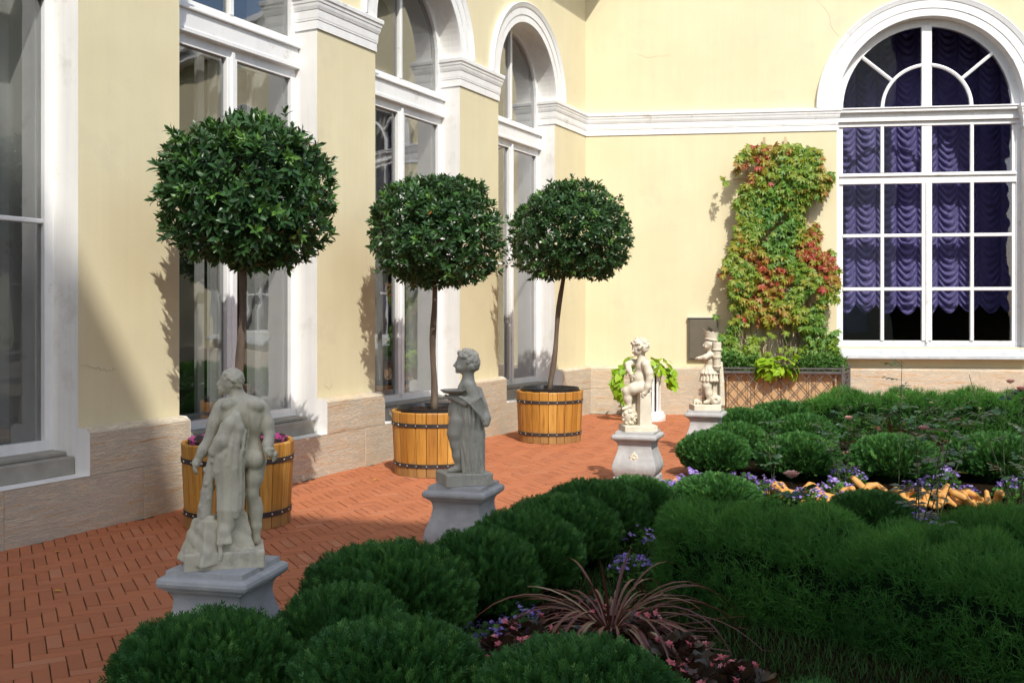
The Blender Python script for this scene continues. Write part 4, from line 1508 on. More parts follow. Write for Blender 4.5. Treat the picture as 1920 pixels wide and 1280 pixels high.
# ------------------------------------------------------------------ wooden tubs
def make_tub(liner='black_plastic', proud=.045):
    root = empty('wooden_tub', (0, 0, 0))
    N, R0, R1, H = 24, .435, .468, .70
    a = math.pi / N
    m = MB()
    g_ = .0035
    rows_ = []
    for z in (0, .03, H / 2, H - .012, H):
        r = R0 + (R1 - R0) * z / H
        ri = r - .034
        if z == H:
            r -= .006; ri += .004
        w, wi = r * math.sin(a) - g_, ri * math.sin(a) - g_
        ro_, ri_ = r * math.cos(a), ri * math.cos(a)
        rows_.append([(ro_, -w, z), (ro_ + .004, -w * .5, z), (ro_ + .004, w * .5, z), (ro_, w, z), (ri_, wi, z), (ri_, -wi, z)])
    m.grid(rows_, True)
    m.poly(rows_[0]); m.poly(rows_[-1])
    stave = m.mesh('stave', 'tub_wood')
    for k in range(N):
        ob('stave', stave, root, (0, 0, random.uniform(-.004, .004) + .004), k * 2 * a)
    ins = MB()
    ins.lathe([(R0 - .05, .05), (R1 - .05, H - .06)], 48)
    ins.obj('inside_wall', 'black_plastic', root, smooth=True, fix=False)
    for z in (.105, .545):
        r = R0 + (R1 - R0) * z / H
        h = MB()
        dr = (R1 - R0) * .042 / H
        h.lathe([(r + .001, z), (r + .008, z), (r + .008 + dr, z + .042), (r + .001 + dr, z + .042)], N * 2)
        hp = h.obj('iron_hoop', 'hoop_iron', root)
        sm = MB()
        for k in range(N):
            an = (k + .5) * 2 * a
            c = Vector(((r + .010) * math.cos(an), (r + .010) * math.sin(an), z + .021))
            sm.lathe([(.0085, -.0), (.006, .004), (.0, .006)], 8)
            i0 = len(sm.v) - 24
            for q in range(24):
                x, y, zz = sm.v[i0 + q]
                sm.v[i0 + q] = (c.x + zz * math.cos(an) - x * math.sin(an), c.y + zz * math.sin(an) + x * math.cos(an), c.z + y)
        sm.obj('hoop_studs', 'stud_metal', hp)
    l = MB()
    zt = H + proud
    l.lathe([(.37, .30), (.40, zt - .045), (.412, zt - .045), (.415, zt), (.400, zt), (.385, zt - .05)], 48)
    l.obj('liner_pot', liner, root, smooth=False)
    so = MB()
    rr = random.Random(3)
    rows_ = [[(r * math.cos(k * math.pi / 18), r * math.sin(k * math.pi / 18), zt - .045 + rr.uniform(-.012, .012)) for k in range(36)] for r in (.01, .12, .22, .30, .39)]
    so.grid(rows_, True)
    so.obj('soil', 'soil', root, smooth=True)
    return root


TUB = [(-2.345, 8.68), (-.885, 11.42), (.53, 14.25)]
tub_l = ['slatted wooden tub with magenta-and-black liner behind the man statue, nearest tub',
         'orange-brown wooden tub with two iron hoops partly behind the boy with a dish',
         'orange-brown wooden tub with iron hoops farthest from the viewer, near the corner']
tb = make_tub()
for k, (x, y) in enumerate(TUB):
    if k == 0:
        o = make_tub('magenta_liner', .03)
        o.location = (x, y, 0)
    elif k == 1:
        o = tb; o.location = (x, y, 0); o.rotation_euler = (0, 0, .3)
    else:
        o = copy_tree(tb, (x, y, 0), 1.1)
    tag(o, tub_l[k], 'tub', 'tubs along the gallery wall')


# ------------------------------------------------------------------ clipped laurel trees
def crown_shape(d, hw, hh):
    """radius along unit directions for a broad, flat-bottomed ball"""
    e = np.where(d[:, 2] > 0, 2.15, 2.9)
    r = (np.abs(d[:, 0] / hw) ** e + np.abs(d[:, 1] / hw) ** e + np.abs(d[:, 2] / hh) ** e)
    return r ** (-1 / e)


def lump(d, seed, f=3.2):
    rg = np.random.default_rng(seed)
    o = np.zeros(len(d))
    for k in range(7):
        w = rg.normal(size=3) * f
        o += np.sin(d @ w + rg.uniform(0, 6.28))
    return o / 7


def laurel(name, base, top, cc, hw, hh, seed, n_ros, leaf, label, group):
    rg = np.random.default_rng(seed)
    root = empty('laurel_tree', base)
    tag(root, label, 'tree', group)
    bx, by, bz = base
    tp = Vector(top) - Vector(base)
    c = np.array(cc) - np.array(base)
    tr = MB()
    pts, rad = [], []
    for k in range(13):
        t_ = k / 12
        p = tp * t_
        wob = .012 * math.sin(t_ * 9 + seed)
        pts.append((p.x + wob, p.y, p.z))
        rad.append(.038 - .008 * t_ + .004 * math.sin(t_ * 13 + seed) + (.014 if k == 0 else 0))
    tr.tube(pts, rad, 12)
    rr = random.Random(seed)
    for k in range(11):
        a = k * 2.4
        el = rr.uniform(.15, 1.1)
        d = Vector((math.cos(a) * math.cos(el), math.sin(a) * math.cos(el), math.sin(el)))
        L = rr.uniform(.55, .85)
        p0 = tp * rr.uniform(.93, 1.0)
        ps = [p0 + d * (L * q / 4) * hw + Vector((0, 0, .12 * (q / 4) ** 2)) for q in range(5)]
        tr.tube(ps, [.024 - .0045 * q for q in range(5)], 6)
    tr.obj('trunk', 'bark', root, smooth=True)
    parts = []
    d = rand_dirs(n_ros, rg)
    R_ = crown_shape(d, hw, hh) * (1 + .11 * lump(d, seed + 1) + .07 * lump(d, seed + 2, 9))
    dep = rg.random(n_ros) ** 2.0 * .55
    hole = lump(d, seed + 5, 4.5)
    keep = (hole > -.62)
    d, R_, dep = d[keep], R_[keep], dep[keep]
    n = len(d)
    P = c + d * (R_ * (1 - dep) * (1 + .14 * (rg.random(n) > .93) * rg.random(n)))[:, None]
    ax = unit(d * .9 + np.array((0, 0, .55)) + rg.normal(size=(n, 3)) * .35)
    fresh = np.clip(rg.normal(.35, .16, n) + .35 * (rg.random(n) > .86), 0, .97)
    h1 = unit(np.cross(ax, rg.normal(size=(n, 3))))
    h2 = np.cross(ax, h1)
    NL = 8
    for q in range(NL):
        an = q * 2.39996
        spread = .35 + .9 * (1 - q / NL)
        dd = unit(ax * (1.15 - .6 * (1 - q / NL)) + (h1 * math.cos(an) + h2 * math.sin(an)) * spread + np.array((0, 0, -.12)) + rg.normal(size=(n, 3)) * .15)
        nn_ = unit(ax + rg.normal(size=(n, 3)) * .25)
        off = ax * (leaf * .55 * q / NL)
        V, F = scatter(LEAF_V, LEAF_F, P + off, dd, nn_, leaf * rg.uniform(.72, 1.15, n) * (1 - .25 * q / NL), .95)
        tint = np.clip(fresh + rg.normal(0, .09, n) + .10 * q / NL, 0, .975)
        tint = np.where(rg.random(n) > .9988, 1.0, tint)
        parts.append((V, F, np.repeat(tint, len(LEAF_F))))
    V, F, T = join(parts)
    ob('crown', np_mesh('crown', V, F, 'laurel_leaf', T), root)
    return root


grp = 'clipped laurels in tubs'
laurel('laurel', (-2.345, 8.68, .68), (-2.30, 8.68, 2.42), (-2.26, 8.68, 2.82), .675, .59, 21, 1650, .104, 'round clipped laurel tree with large glossy leaves, nearest and largest crown', grp)
laurel('laurel', (-.885, 11.42, .68), (-.88, 11.42, 2.32), (-.835, 11.42, 2.71), .675, .575, 32, 1500, .098, 'round clipped laurel tree between the nearest and farthest of the three', grp)
laurel('laurel', (.53, 14.25, .68), (.74, 14.25, 2.48), (.86, 14.25, 2.93), .79, .63, 43, 2100, .092, 'round clipped laurel tree with a leaning trunk, farthest of the three', grp)


# ------------------------------------------------------------------ wall planter with creeper, cabinet, slatted stand
def back_pt(u, w, z):                  # u to the right of the corner, w out from the back wall
    return (CX + .9917 * u - .1289 * w, CY - .1289 * u - .9917 * w, z)


cb = MB()
cb.box(-.26, .26, -.0, .055, 0, .74)
cabr = empty('wall_cabinet', back_pt(2.07, .01, .955), ANG_B)
tag(cabr, 'flat brown-grey metal cabinet on the yellow wall left of the creeper', 'cabinet')
cb.obj('case', 'cabinet_paint', cabr, bevel=.004)
cb = MB(); cb.box(-.235, .235, .056, .068, .025, .715)
cb.obj('door', 'cabinet_paint', cabr, bevel=.003)
cb = MB(); cb.box(-.27, .27, -.0, .075, .742, .755)
cb.obj('drip_edge', 'zinc', cabr)

plr = empty('lattice_planter', back_pt(3.32, .14, 0), ANG_B)       # local x to the left, y outward
tag(plr, 'long planter box with dark iron lattice over wooden boards below the creeper', 'planter')
PW, PD, PH, CHX = 1.0, .62, .87, .20
out = [(PW + CHX, .05), (PW, PD), (-PW, PD), (-PW - CHX, .05)]


def board_run(p, q, n, inset, zt, name, mat, th=.02):
    p, q = Vector((*p, 0)), Vector((*q, 0))
    d = (q - p); L = d.length; d.normalize()
    nrm = Vector((d.y, -d.x, 0))
    if nrm.y < 0:
        nrm = -nrm
    for k in range(n):
        m = MB()
        a, b = L * k / n + .003, L * (k + 1) / n - .003
        pts = [p + d * a - nrm * inset, p + d * b - nrm * inset, p + d * b - nrm * (inset + th), p + d * a - nrm * (inset + th)]
        m.grid([[(v.x, v.y, .05) for v in pts], [(v.x, v.y, zt) for v in pts]], True)
        m.poly([(v.x, v.y, zt) for v in pts]); m.poly([(v.x, v.y, .05) for v in pts])
        m.obj(name, mat, plr)


board_run(out[1], out[2], 14, .11, .80, 'wood_board', 'panel_wood')
board_run(out[0], out[1], 4, .11, .80, 'wood_board', 'panel_wood')
board_run(out[2], out[3], 4, .11, .80, 'wood_board', 'panel_wood')


def bar(m, p, q, r=.0075):
    m.tube([p, q], r, 5)


for (p, q) in ((out[0], out[1]), (out[1], out[2]), (out[2], out[3])):
    P_, Q_ = Vector((*p, 0)), Vector((*q, 0))
    L = (Q_ - P_).length
    d = (Q_ - P_).normalized()
    zb, zt = .06, .77
    m = MB()
    step = .22 if L > 1 else .15
    hgt = zt - zb
    k = -int(hgt / step) - 1
    while k * step < L:
        for s in (0, 1):
            a0, a1 = k * step, k * step + hgt * .86
            t0, t1 = max(0, (0 - a0) / (a1 - a0)), min(1, (L - a0) / (a1 - a0))
            if t1 > t0 + .02:
                z0_, z1_ = zb + hgt * t0, zb + hgt * t1
                if s:
                    z0_, z1_ = zt - hgt * t0, zt - hgt * t1
                v0 = P_ + d * (a0 + (a1 - a0) * t0); v1 = P_ + d * (a0 + (a1 - a0) * t1)
                bar(m, (v0.x, v0.y + .004 * s, z0_), (v1.x, v1.y + .004 * s, z1_))
        k += 1
    nb = max(2, int(L / .5))
    for k in range(1, nb):
        v0 = P_ + d * (L * k / nb)
        bar(m, (v0.x, v0.y - .01, zb), (v0.x, v0.y - .01, zt), .006)
    m.obj('iron_lattice', 'iron', plr)
    m = MB()
    for z0_, z1_, wd in ((.77, .815, .018), (.845, .87, .03), (.02, .06, .018)):
        nrm = Vector((-d.y, d.x, 0)) * wd
        pts = [P_ + nrm, Q_ + nrm, Q_ - nrm, P_ - nrm]
        m.grid([[(v.x, v.y, z0_) for v in pts], [(v.x, v.y, z1_) for v in pts]], True)
        m.poly([(v.x, v.y, z1_) for v in pts]); m.poly([(v.x, v.y, z0_) for v in pts])
    m.obj('iron_rail', 'iron', plr)
for (x, y) in out:
    m = MB(); m.box(x - .028, x + .028, y - .03, y + .026, 0, .88)
    m.lathe([(.02, .88), (.024, .90), (.012, .92), (0, .925)], 10, (x, y, 0))
    m.obj('iron_post', 'iron', plr)
m = MB()
m.poly([(PW + CHX - .05, .0, .80), (PW - .05, PD - .08, .80), (-PW + .05, PD - .08, .80), (-PW - CHX + .05, .0, .80)])
m.obj('soil', 'soil', plr)

# trellis and Virginia creeper
crp = empty('creeper', back_pt(3.30, .16, .80), ANG_B)
tag(crp, 'tall creeper with green, yellow and red autumn leaves climbing the yellow wall', 'creeper')
for x in (-.55, -.18, .18, .48):
    m = MB(); m.box(x - .022, x + .022, -.10, -.085, 0, 4.05 if abs(x) < .3 else 3.9)
    m.obj('trellis_slat', 'trellis_wood', crp)
for z in (.9, 1.7, 2.5, 3.3):
    m = MB(); m.box(-.72, .72, -.083, -.068, z, z + .04)
    m.obj('trellis_slat', 'trellis_wood', crp)


def creeper_leaves():
    rg = np.random.default_rng(77)
    n0 = 5200
    z = rg.uniform(-.05, 3.90, n0)
    # half widths by height: shoulders at top, waist, wide skirt (right/left)
    zz = [0, .35, 1.0, 1.6, 2.0, 2.35, 2.7, 3.0, 3.4, 3.75, 3.92]
    rt = [.98, 1.02, 1.02, 1.02, .95, .74, .66, .82, .98, .95, .72]
    lf = [.92, 1.00, 1.02, .98, .84, .70, .64, .78, .96, .86, .62]
    wr, wl = np.interp(z, zz, rt), np.interp(z, zz, lf)
    sgn = rg.random(n0)
    x = np.where(sgn < wr / (wr + wl), -wr * rg.random(n0) ** .85, wl * rg.random(n0) ** .85)   # local x runs left
    keep = np.ones(n0, bool)
    f = np.sin(x * 5.1 + 2 * np.sin(z * 2.2)) + np.sin(z * 4.7 + 1.5 * np.sin(x * 3.3)) + .7 * np.sin(x * 11 + z * 9)
    dist = np.minimum(wr + x, wl - x)
    keep &= ~((dist < .22) & (f < .25))
    keep &= ~(f < -1.75)
    keep &= ~((z < .75) & (np.abs(x + .05) < .38) & (rg.random(n0) < .86))      # bare stems at the foot
    x, z, f = x[keep], z[keep], f[keep]
    n = len(x)
    thick = np.interp(z, [0, 1.4, 2.3, 2.8, 3.3, 3.9], [.34, .34, .24, .20, .34, .24])
    y = thick * rg.random(n) ** .7 * (1 + .25 * np.sin(x * 4 + z * 3)) - .03
    P = np.stack([x, y, z], -1)
    face = unit(np.stack([rg.normal(0, .55, n), np.full(n, 1.0), rg.normal(.35, .45, n)], -1))
    droop = unit(np.stack([rg.normal(0, .5, n), np.full(n, .35), np.full(n, -1.0)], -1))
    side = unit(np.cross(droop, face))
    tone = .53 + .18 * np.sin(x * 3.1 + 1.1) * np.sin(z * 1.9) + rg.normal(0, .12, n)
    redz = np.exp(-((z - 1.75) / .55) ** 2) * .36 + np.exp(-((z - 3.5) / .35) ** 2) * .26 * (np.sin(x * 4.3) > -.2)
    tone += redz * (np.sin(x * 6.3 + 1.4 * np.sin(z * 5)) > -.15) * rg.uniform(.4, 1.5, n)
    tone -= .18 * np.exp(-((x + .05) / .28) ** 2) * np.exp(-((z - 2.5) / .5) ** 2)
    tone = np.where(z < .7, np.minimum(tone, .55), tone)
    size = rg.uniform(.07, .125, n)
    parts = []
    for q, (an, s) in enumerate(((-1.35, .75), (-.68, .95), (0, 1.05), (.68, .95), (1.35, .75))):
        dd = droop * math.cos(an) + side * math.sin(an)
        V, F = scatter(LEAF_V, LEAF_F, P, dd, face + rg.normal(size=(n, 3)) * .3, size * s, .88)
        parts.append((V, F, np.repeat(np.clip(tone + rg.normal(0, .03, n), 0, 1), len(LEAF_F))))
    V, F, T = join(parts)
    return np_mesh('leaves', V, F, 'creeper_leaf', T)


ob('leaves', creeper_leaves(), crp)
m = MB()
rr = random.Random(12)
for k in range(34):
    x = rr.uniform(-.75, .7)
    pts = [Vector((x, rr.uniform(.02, .2), -.02))]
    lean = rr.uniform(-.25, .25)
    for q in range(8):
        pts.append(pts[-1] + Vector((lean * .12 + rr.uniform(-.07, .07), rr.uniform(-.05, .04), rr.uniform(.1, .28))))
    m.tube(pts, [.009 - .0007 * q for q in range(9)], 5)
m.obj('stems', 'stem_brown', crp, smooth=True)


def heart_leaf():
    v = [(0, 0, 0), (-.30, -.10, .03), (-.46, .18, .04), (-.34, .52, .02), (0, 1, -.10), (.34, .52, .02), (.46, .18, .04), (.30, -.10, .03), (0, .4, -.02)]
    f = [(8, 0, 7), (8, 7, 6), (8, 6, 5), (8, 5, 4), (8, 4, 3), (8, 3, 2), (8, 2, 1), (8, 1, 0)]
    return np.array(v), np.array(f)


HEART_V, HEART_F = heart_leaf()


def leafy_mound(P, out_d, size, seed, mat, name, parent, tmpl=(HEART_V, HEART_F), up=.5, jit=.5, lo=.1, hi=.9):
    rg = np.random.default_rng(seed)
    n = len(P)
    nn_ = unit(out_d + np.array((0, 0, up)) + rg.normal(size=(n, 3)) * jit * .6)
    dd = unit(np.cross(nn_, np.cross(out_d + np.array((0, 0, -.6)) + rg.normal(size=(n, 3)) * jit, nn_)))
    V, F = scatter(tmpl[0], tmpl[1], P, dd, nn_, size * rg.uniform(.65, 1.2, n))
    return ob(name, np_mesh(name, V, F, mat, np.repeat(rg.uniform(lo, hi, n), len(tmpl[1]))), parent)


# lime sweet-potato plant spilling over the planter rail
rg = np.random.default_rng(5)
lim = empty('sweet_potato_plant', back_pt(3.22, .72, .80), ANG_B)
tag(lim, 'bright lime-green leafy plant spilling over the lattice planter rail', 'plant')
n = 120
a = rg.uniform(0, math.pi, n); rad_ = rg.random(n) ** .6
d_ = np.stack([np.cos(a), np.sin(a) * .75, rg.uniform(-.5, .9, n)], -1)
P = d_ * (rad_ * np.array([1]))[:, None] * np.array((.36, .20, .28)) + np.array((0, .02, .06))
leafy_mound(P, unit(d_), .15, 51, 'lime_leaf', 'leaves', lim)
m = MB()
for k in range(12):
    q = P[k * 9]
    m.tube([(0, -.05, -.02), (q[0] * .5, q[1] * .4, q[2] * .5 + .08), tuple(q)], .006, 5)
m.obj('stems', 'stem_green', lim)
# fine green herbs filling the rest of the planter
for k, (x0_, x1_, lab, sd) in enumerate(((.35, 1.1, 'feathery green herbs at the left end of the lattice planter', 61), (-1.1, -.32, 'feathery green herbs at the right end of the lattice planter', 62))):
    hb = empty('herb_clump', back_pt(3.32 - (x0_ + x1_) / 2, .40, .80), ANG_B)
    tag(hb, lab, 'plant', 'herbs in the lattice planter')
    rg = np.random.default_rng(sd)
    n = 1500
    hw_ = (x1_ - x0_) / 2
    x = rg.uniform(-hw_, hw_, n); y = rg.uniform(-.30, .24, n); z = rg.random(n) * .30 * (1 - .3 * np.abs(x / hw_) ** 2)
    P = np.stack([x, y, z], -1)
    V, F = scatter(LEAF_V, LEAF_F, P, unit(np.stack([rg.normal(0, .7, n), rg.normal(.3, .6, n), rg.normal(.4, .5, n)], -1)), rand_dirs(n, rg), rg.uniform(.05, .10, n), .8)
    ob('foliage', np_mesh('foliage', V, F, 'herb_leaf', np.repeat(rg.random(n), len(LEAF_F))), hb)
    m = MB()
    for q in range(25):
        m.tube([(x[q] * .8, y[q] * .8, -.01), (x[q], y[q], z[q] + .05)], .004, 4)
    m.obj('stems', 'stem_green', hb)

# white slatted stand with trailing lime plant
sx, sy = (1210 - 960) / 1900 * 16.95, 16.95
stn = empty('slatted_stand', (sx, sy, 0))
tag(stn, 'white round slatted plant stand behind the seated boy', 'plant stand')
m = MB()
m.lathe([(0, 0), (.335, 0), (.34, .05), (.335, .085), (.315, .10), (.315, .125), (.29, .15), (0, .155)], 40)
m.obj('base', 'white_paint', stn, smooth=False)
m = MB()
m.lathe([(.24, .80), (.275, .80), (.285, .83), (.285, .85), (.26, .86), (.25, .92), (.24, .92)], 40)
m.obj('top_ring', 'white_paint', stn)
m = MB(); m.box(.236, .262, -.024, .024, .15, .802)
sl_ = m.mesh('slat', 'white_paint', bevel=.006)
for k in range(16):
    ob('slat', sl_, stn, rz=k * math.pi / 8)
m = MB(); m.lathe([(0, .12), (.19, .12), (.22, .86), (.20, .86), (0, .80)], 32)
m.obj('inner_pot', 'hoop_iron', stn, smooth=True)
vn = empty('trailing_plant', (sx, sy, .86))
tag(vn, 'lime-green trailing plant on the white slatted stand', 'plant')
rg = np.random.default_rng(91)
n = 150
a = rg.uniform(0, 2 * math.pi, n)
d_ = np.stack([np.cos(a), np.sin(a), rg.uniform(-.2, .8, n)], -1)
P1 = d_ * np.array((.40, .34, .26)) * rg.uniform(.35, 1.05, n)[:, None]
n2 = 110
t_ = rg.random(n2)
P2 = np.stack([-.34 - .20 * np.sin(t_ * 4.5) * .6 - .1 * rg.random(n2), -.20 + rg.normal(0, .08, n2), .02 - t_ * .72], -1)
n3 = 55
t3 = rg.random(n3)
P3 = np.stack([.37 + .08 * rg.random(n3), -.1 + rg.normal(0, .1, n3), -.02 - t3 * .30], -1)
P = np.concatenate([P1, P2, P3])
leafy_mound(P, unit(np.concatenate([d_, np.tile((-.5, -.9, .1), (n2, 1)), np.tile((.6, -.8, .1), (n3, 1))])), .125, 92, 'lime_leaf', 'leaves', vn, lo=0, hi=.7)
m = MB()
m.tube([(0, 0, -.04), (-.25, -.12, .08), (-.38, -.2, -.1), (-.45, -.2, -.4), (-.42, -.2, -.7)], .007, 5)
m.tube([(0, 0, -.04), (.25, -.1, .08), (.40, -.1, -.1), (.42, -.1, -.3)], .007, 5)
m.obj('stems', 'stem_green', vn)


# ------------------------------------------------------------------ clipped thuja domes
def dome_mesh(seed, n=8200, r=.43, h=.495):
    rg = np.random.default_rng(seed)
    d = rand_dirs(n, rg)
    d[:, 2] = np.where(d[:, 2] < -.35, -d[:, 2], d[:, 2])
    lp = 1 + .08 * lump(d, seed + 3, 3.5) + .085 * lump(d, seed + 4, 10)
    hz = h * .58
    P = d * lp[:, None] * np.array((r, r, 1.0)) * np.where(d[:, 2:3] > 0, np.array((1, 1, h - .24)), np.array((.97, .97, .30))) + np.array((0, 0, .24))
    P *= (1.03 - .22 * rg.random(n) ** 1.6)[:, None] * np.array((1, 1, 1.0))
    ax = unit(d * np.array((1, 1, .7)) + np.array((0, 0, .75)) + rg.normal(size=(n, 3)) * .38)
    nn_ = unit(np.cross(ax, rg.normal(size=(n, 3))))
    size = rg.uniform(.05, .105, n)
    V, F = scatter(SPRAY_V, SPRAY_F, P - ax * size[:, None] * .35, ax, nn_, size, .72)
    patch = lump(d, seed + 8, 6)
    tint = np.clip(.40 + .28 * patch + rg.normal(0, .24, n), 0, 1)
    fol = np_mesh('foliage', V, F, 'thuja_leaf', np.repeat(tint, len(SPRAY_F)))
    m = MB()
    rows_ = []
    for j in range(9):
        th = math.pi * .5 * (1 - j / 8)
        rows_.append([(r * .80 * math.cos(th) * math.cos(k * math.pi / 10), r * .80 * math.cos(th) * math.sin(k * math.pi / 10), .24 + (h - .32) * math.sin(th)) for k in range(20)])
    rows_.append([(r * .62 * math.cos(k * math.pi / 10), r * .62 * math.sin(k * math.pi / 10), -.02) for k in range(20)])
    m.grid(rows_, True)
    core = m.mesh('shade_core_shell', 'core_shade_green', smooth=True)  # opaque dark shell, coloured as the shaded depth between the sprays
    return fol, core


DOMES = [dome_mesh(s) for s in (101, 202, 303)]


def dome(x, y, r, h, label, k, group):
    o = empty('thuja_bush', (x, y, .0), k * 1.9)
    o.scale = (r / .46, r / .46, h / .56)
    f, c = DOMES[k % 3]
    ob('foliage', f, o); ob('shade_core_shell', c, o)
    tag(o, label, 'bush', group)
    return o


G1 = 'clipped thuja domes edging the bed in shade'
G2 = 'clipped thuja domes in the sunny part of the bed'
BUSH = [
    (-1.27, 4.22, .41, .56, 'dark thuja dome in the lower left, in front of the nearest pedestal', G1),
    (-.78, 4.68, .34, .55, 'small thuja dome between the lower left dome and the broad dome behind', G1),
    (-.50, 4.13, .43, .55, 'dark thuja dome at the bottom edge, second from the left', G1),
    (-.66, 5.42, .47, .58, 'broad thuja dome right of the nearest pedestal', G1),
    (-.19, 5.85, .36, .56, 'thuja dome just right of the broad dome, before the dish boy pedestal', G1),
    (.06, 6.40, .39, .56, 'thuja dome in front of the dish boy pedestal, right side', G1),
    (.34, 7.10, .42, .54, 'thuja dome in the shaded row, third from its far end', G1),
    (.64, 7.82, .42, .52, 'thuja dome in the shaded row, second from its far end', G1),
    (1.00, 8.20, .36, .48, 'thuja dome at the far end of the shaded row, before the rosette pedestal', G1),
    (.25, 3.92, .43, .54, 'thuja dome at the bottom centre, in front of the red strap-leaved plant', G1),
    (1.10, 3.52, .33, .50, 'thuja dome cut by the bottom edge, right of centre', G1),
    (1.78, 8.85, .38, .40, 'low dark thuja dome behind the left end of the feathery hedge', G1),
    (2.85, 8.05, .34, .40, 'low dark thuja dome behind the middle of the feathery hedge', G1),
    (2.22, 11.15, .40, .51, 'sunlit thuja dome right of the rosette pedestal', G2),
    (3.06, 10.85, .45, .52, 'sunlit thuja dome above the purple flowers, second from the left', G2),
    (4.05, 10.70, .47, .53, 'sunlit thuja dome above the purple flowers, third from the left', G2),
    (5.12, 10.70, .50, .54, 'sunlit thuja dome at the right edge of the picture', G2),
    (2.70, 12.25, .40, .48, 'sunlit thuja dome right beside the crowned boy pedestal', G2),
    (3.12, 13.55, .44, .54, 'sunlit thuja dome in front of the lattice planter, left', G2),
    (3.85, 14.35, .48, .56, 'sunlit thuja dome in front of the lattice planter, right', G2),
    (3.65, 12.70, .42, .54, 'sunlit thuja dome in the middle of the bed, half hidden by roses', G2),
]
for k, (x, y, r, h, lab, gr) in enumerate(BUSH):
    dome(x, y, r, h, lab, k, gr)


# ------------------------------------------------------------------ feathery hedges
def feather_hedge(path, half, h, n, label, seed, blade=.10):
    rg = np.random.default_rng(seed)
    path = np.array(path, float)
    seg = np.linalg.norm(np.diff(path, axis=0), axis=1)
    cum = np.concatenate([[0], np.cumsum(seg)])
    L = cum[-1]
    o = empty('feathery_hedge', (path[0][0], path[0][1], 0))
    tag(o, label, 'hedge')
    s = rg.uniform(-half, L + half, n)
    sc_ = np.clip(s, 0, L)
    C = np.stack([np.interp(sc_, cum, path[:, 0]), np.interp(sc_, cum, path[:, 1])], -1)
    i = np.clip(np.searchsorted(cum, sc_, side='right') - 1, 0, len(seg) - 1)
    T = np.diff(path, axis=0)[i] / seg[i][:, None]
    Nn = np.stack([-T[:, 1], T[:, 0]], -1)
    a = rg.uniform(-.12, math.pi + .12, n)
    over = s - sc_
    rad = np.sqrt(np.maximum(half ** 2 - over ** 2, .0004))
    e = .55
    cx_, cz_ = np.sign(np.cos(a)) * np.abs(np.cos(a)) ** e, np.sign(np.sin(a)) * np.abs(np.sin(a)) ** e
    # lumpy plants along the row
    lum = 1 + .06 * np.sin(s * 7.1 + seed) + .05 * np.sin(s * 13 + 2 * cx_) + .04 * np.sin(s * 23 + 5 * cz_)
    off = cx_ * rad * lum
    z = np.maximum(cz_, 0) * h * .94 * lum * np.where(np.abs(over) > .01, .72 + .28 * rad / half, 1) * (1 - .0 * rg.random(n))
    low = rg.random(n)
    side = np.abs(cx_) > .9
    z = np.where(side, np.minimum(z, h * .9) * low ** .6, z)
    P = np.stack([C[:, 0] + T[:, 0] * over + Nn[:, 0] * off, C[:, 1] + T[:, 1] * over + Nn[:, 1] * off, z], -1) - np.array((path[0][0], path[0][1], 0))
    out_ = np.stack([Nn[:, 0] * cx_ + T[:, 0] * over / half, Nn[:, 1] * cx_ + T[:, 1] * over / half, np.maximum(cz_, 0) * .8], -1)
    ax0 = unit(out_ * .8 + np.array((0, 0, .55)) + rg.normal(size=(n, 3)) * .35)
    parts = []
    tone = np.clip(.45 + .25 * np.sin(s * 5 + seed) * np.sin(off * 9) + rg.normal(0, .12, n), 0, 1)
    for q in range(9):
        ax = unit(ax0 + rg.normal(size=(n, 3)) * .62)
        V, F = scatter(BLADE_V, BLADE_F, P - ax0 * .05 + ax0 * (.010 * q), ax, unit(rg.normal(size=(n, 3))), blade * rg.uniform(.55, 1.1, n), 1.1)
        parts.append((V, F, np.repeat(np.clip(tone + .05 * q / 9 + rg.normal(0, .06, n), 0, 1), len(BLADE_F))))
    V, F, T2 = join(parts)
    ob('foliage', np_mesh('foliage', V, F, 'feather_leaf', T2), o)
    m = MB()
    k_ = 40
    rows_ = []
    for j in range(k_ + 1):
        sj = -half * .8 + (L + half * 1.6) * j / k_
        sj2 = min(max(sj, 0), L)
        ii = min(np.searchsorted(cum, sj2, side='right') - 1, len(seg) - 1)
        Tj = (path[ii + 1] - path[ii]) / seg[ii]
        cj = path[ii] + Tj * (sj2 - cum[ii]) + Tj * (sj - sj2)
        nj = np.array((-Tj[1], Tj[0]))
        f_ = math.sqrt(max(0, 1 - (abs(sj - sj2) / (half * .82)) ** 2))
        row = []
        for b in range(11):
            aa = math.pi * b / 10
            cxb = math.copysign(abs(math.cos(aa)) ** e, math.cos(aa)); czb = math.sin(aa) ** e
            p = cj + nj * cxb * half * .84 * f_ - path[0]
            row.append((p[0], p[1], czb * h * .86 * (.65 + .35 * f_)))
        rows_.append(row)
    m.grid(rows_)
    m.obj('shade_core_shell', 'core_shade_green', o, smooth=True)  # solid filler shell, its dark colour standing for shade within the hedge
    return o


feather_hedge([(1.40, 6.40), (2.06, 5.72), (2.72, 5.00), (3.9, 3.8)], .47, .585, 20000, 'long feathery dark green hedge across the lower right foreground', 5, .062)
feather_hedge([(3.3, 6.95), (3.9, 6.4), (4.6, 5.7)], .34, .42, 4600, 'short feathery hedge behind the long one at the right edge', 8, .075)
feather_hedge([(4.55, 14.25), (6.5, 14.35), (9.6, 14.35)], .42, .67, 9000, 'sunlit feathery hedge in front of the stone plinth below the great window', 13, .085)


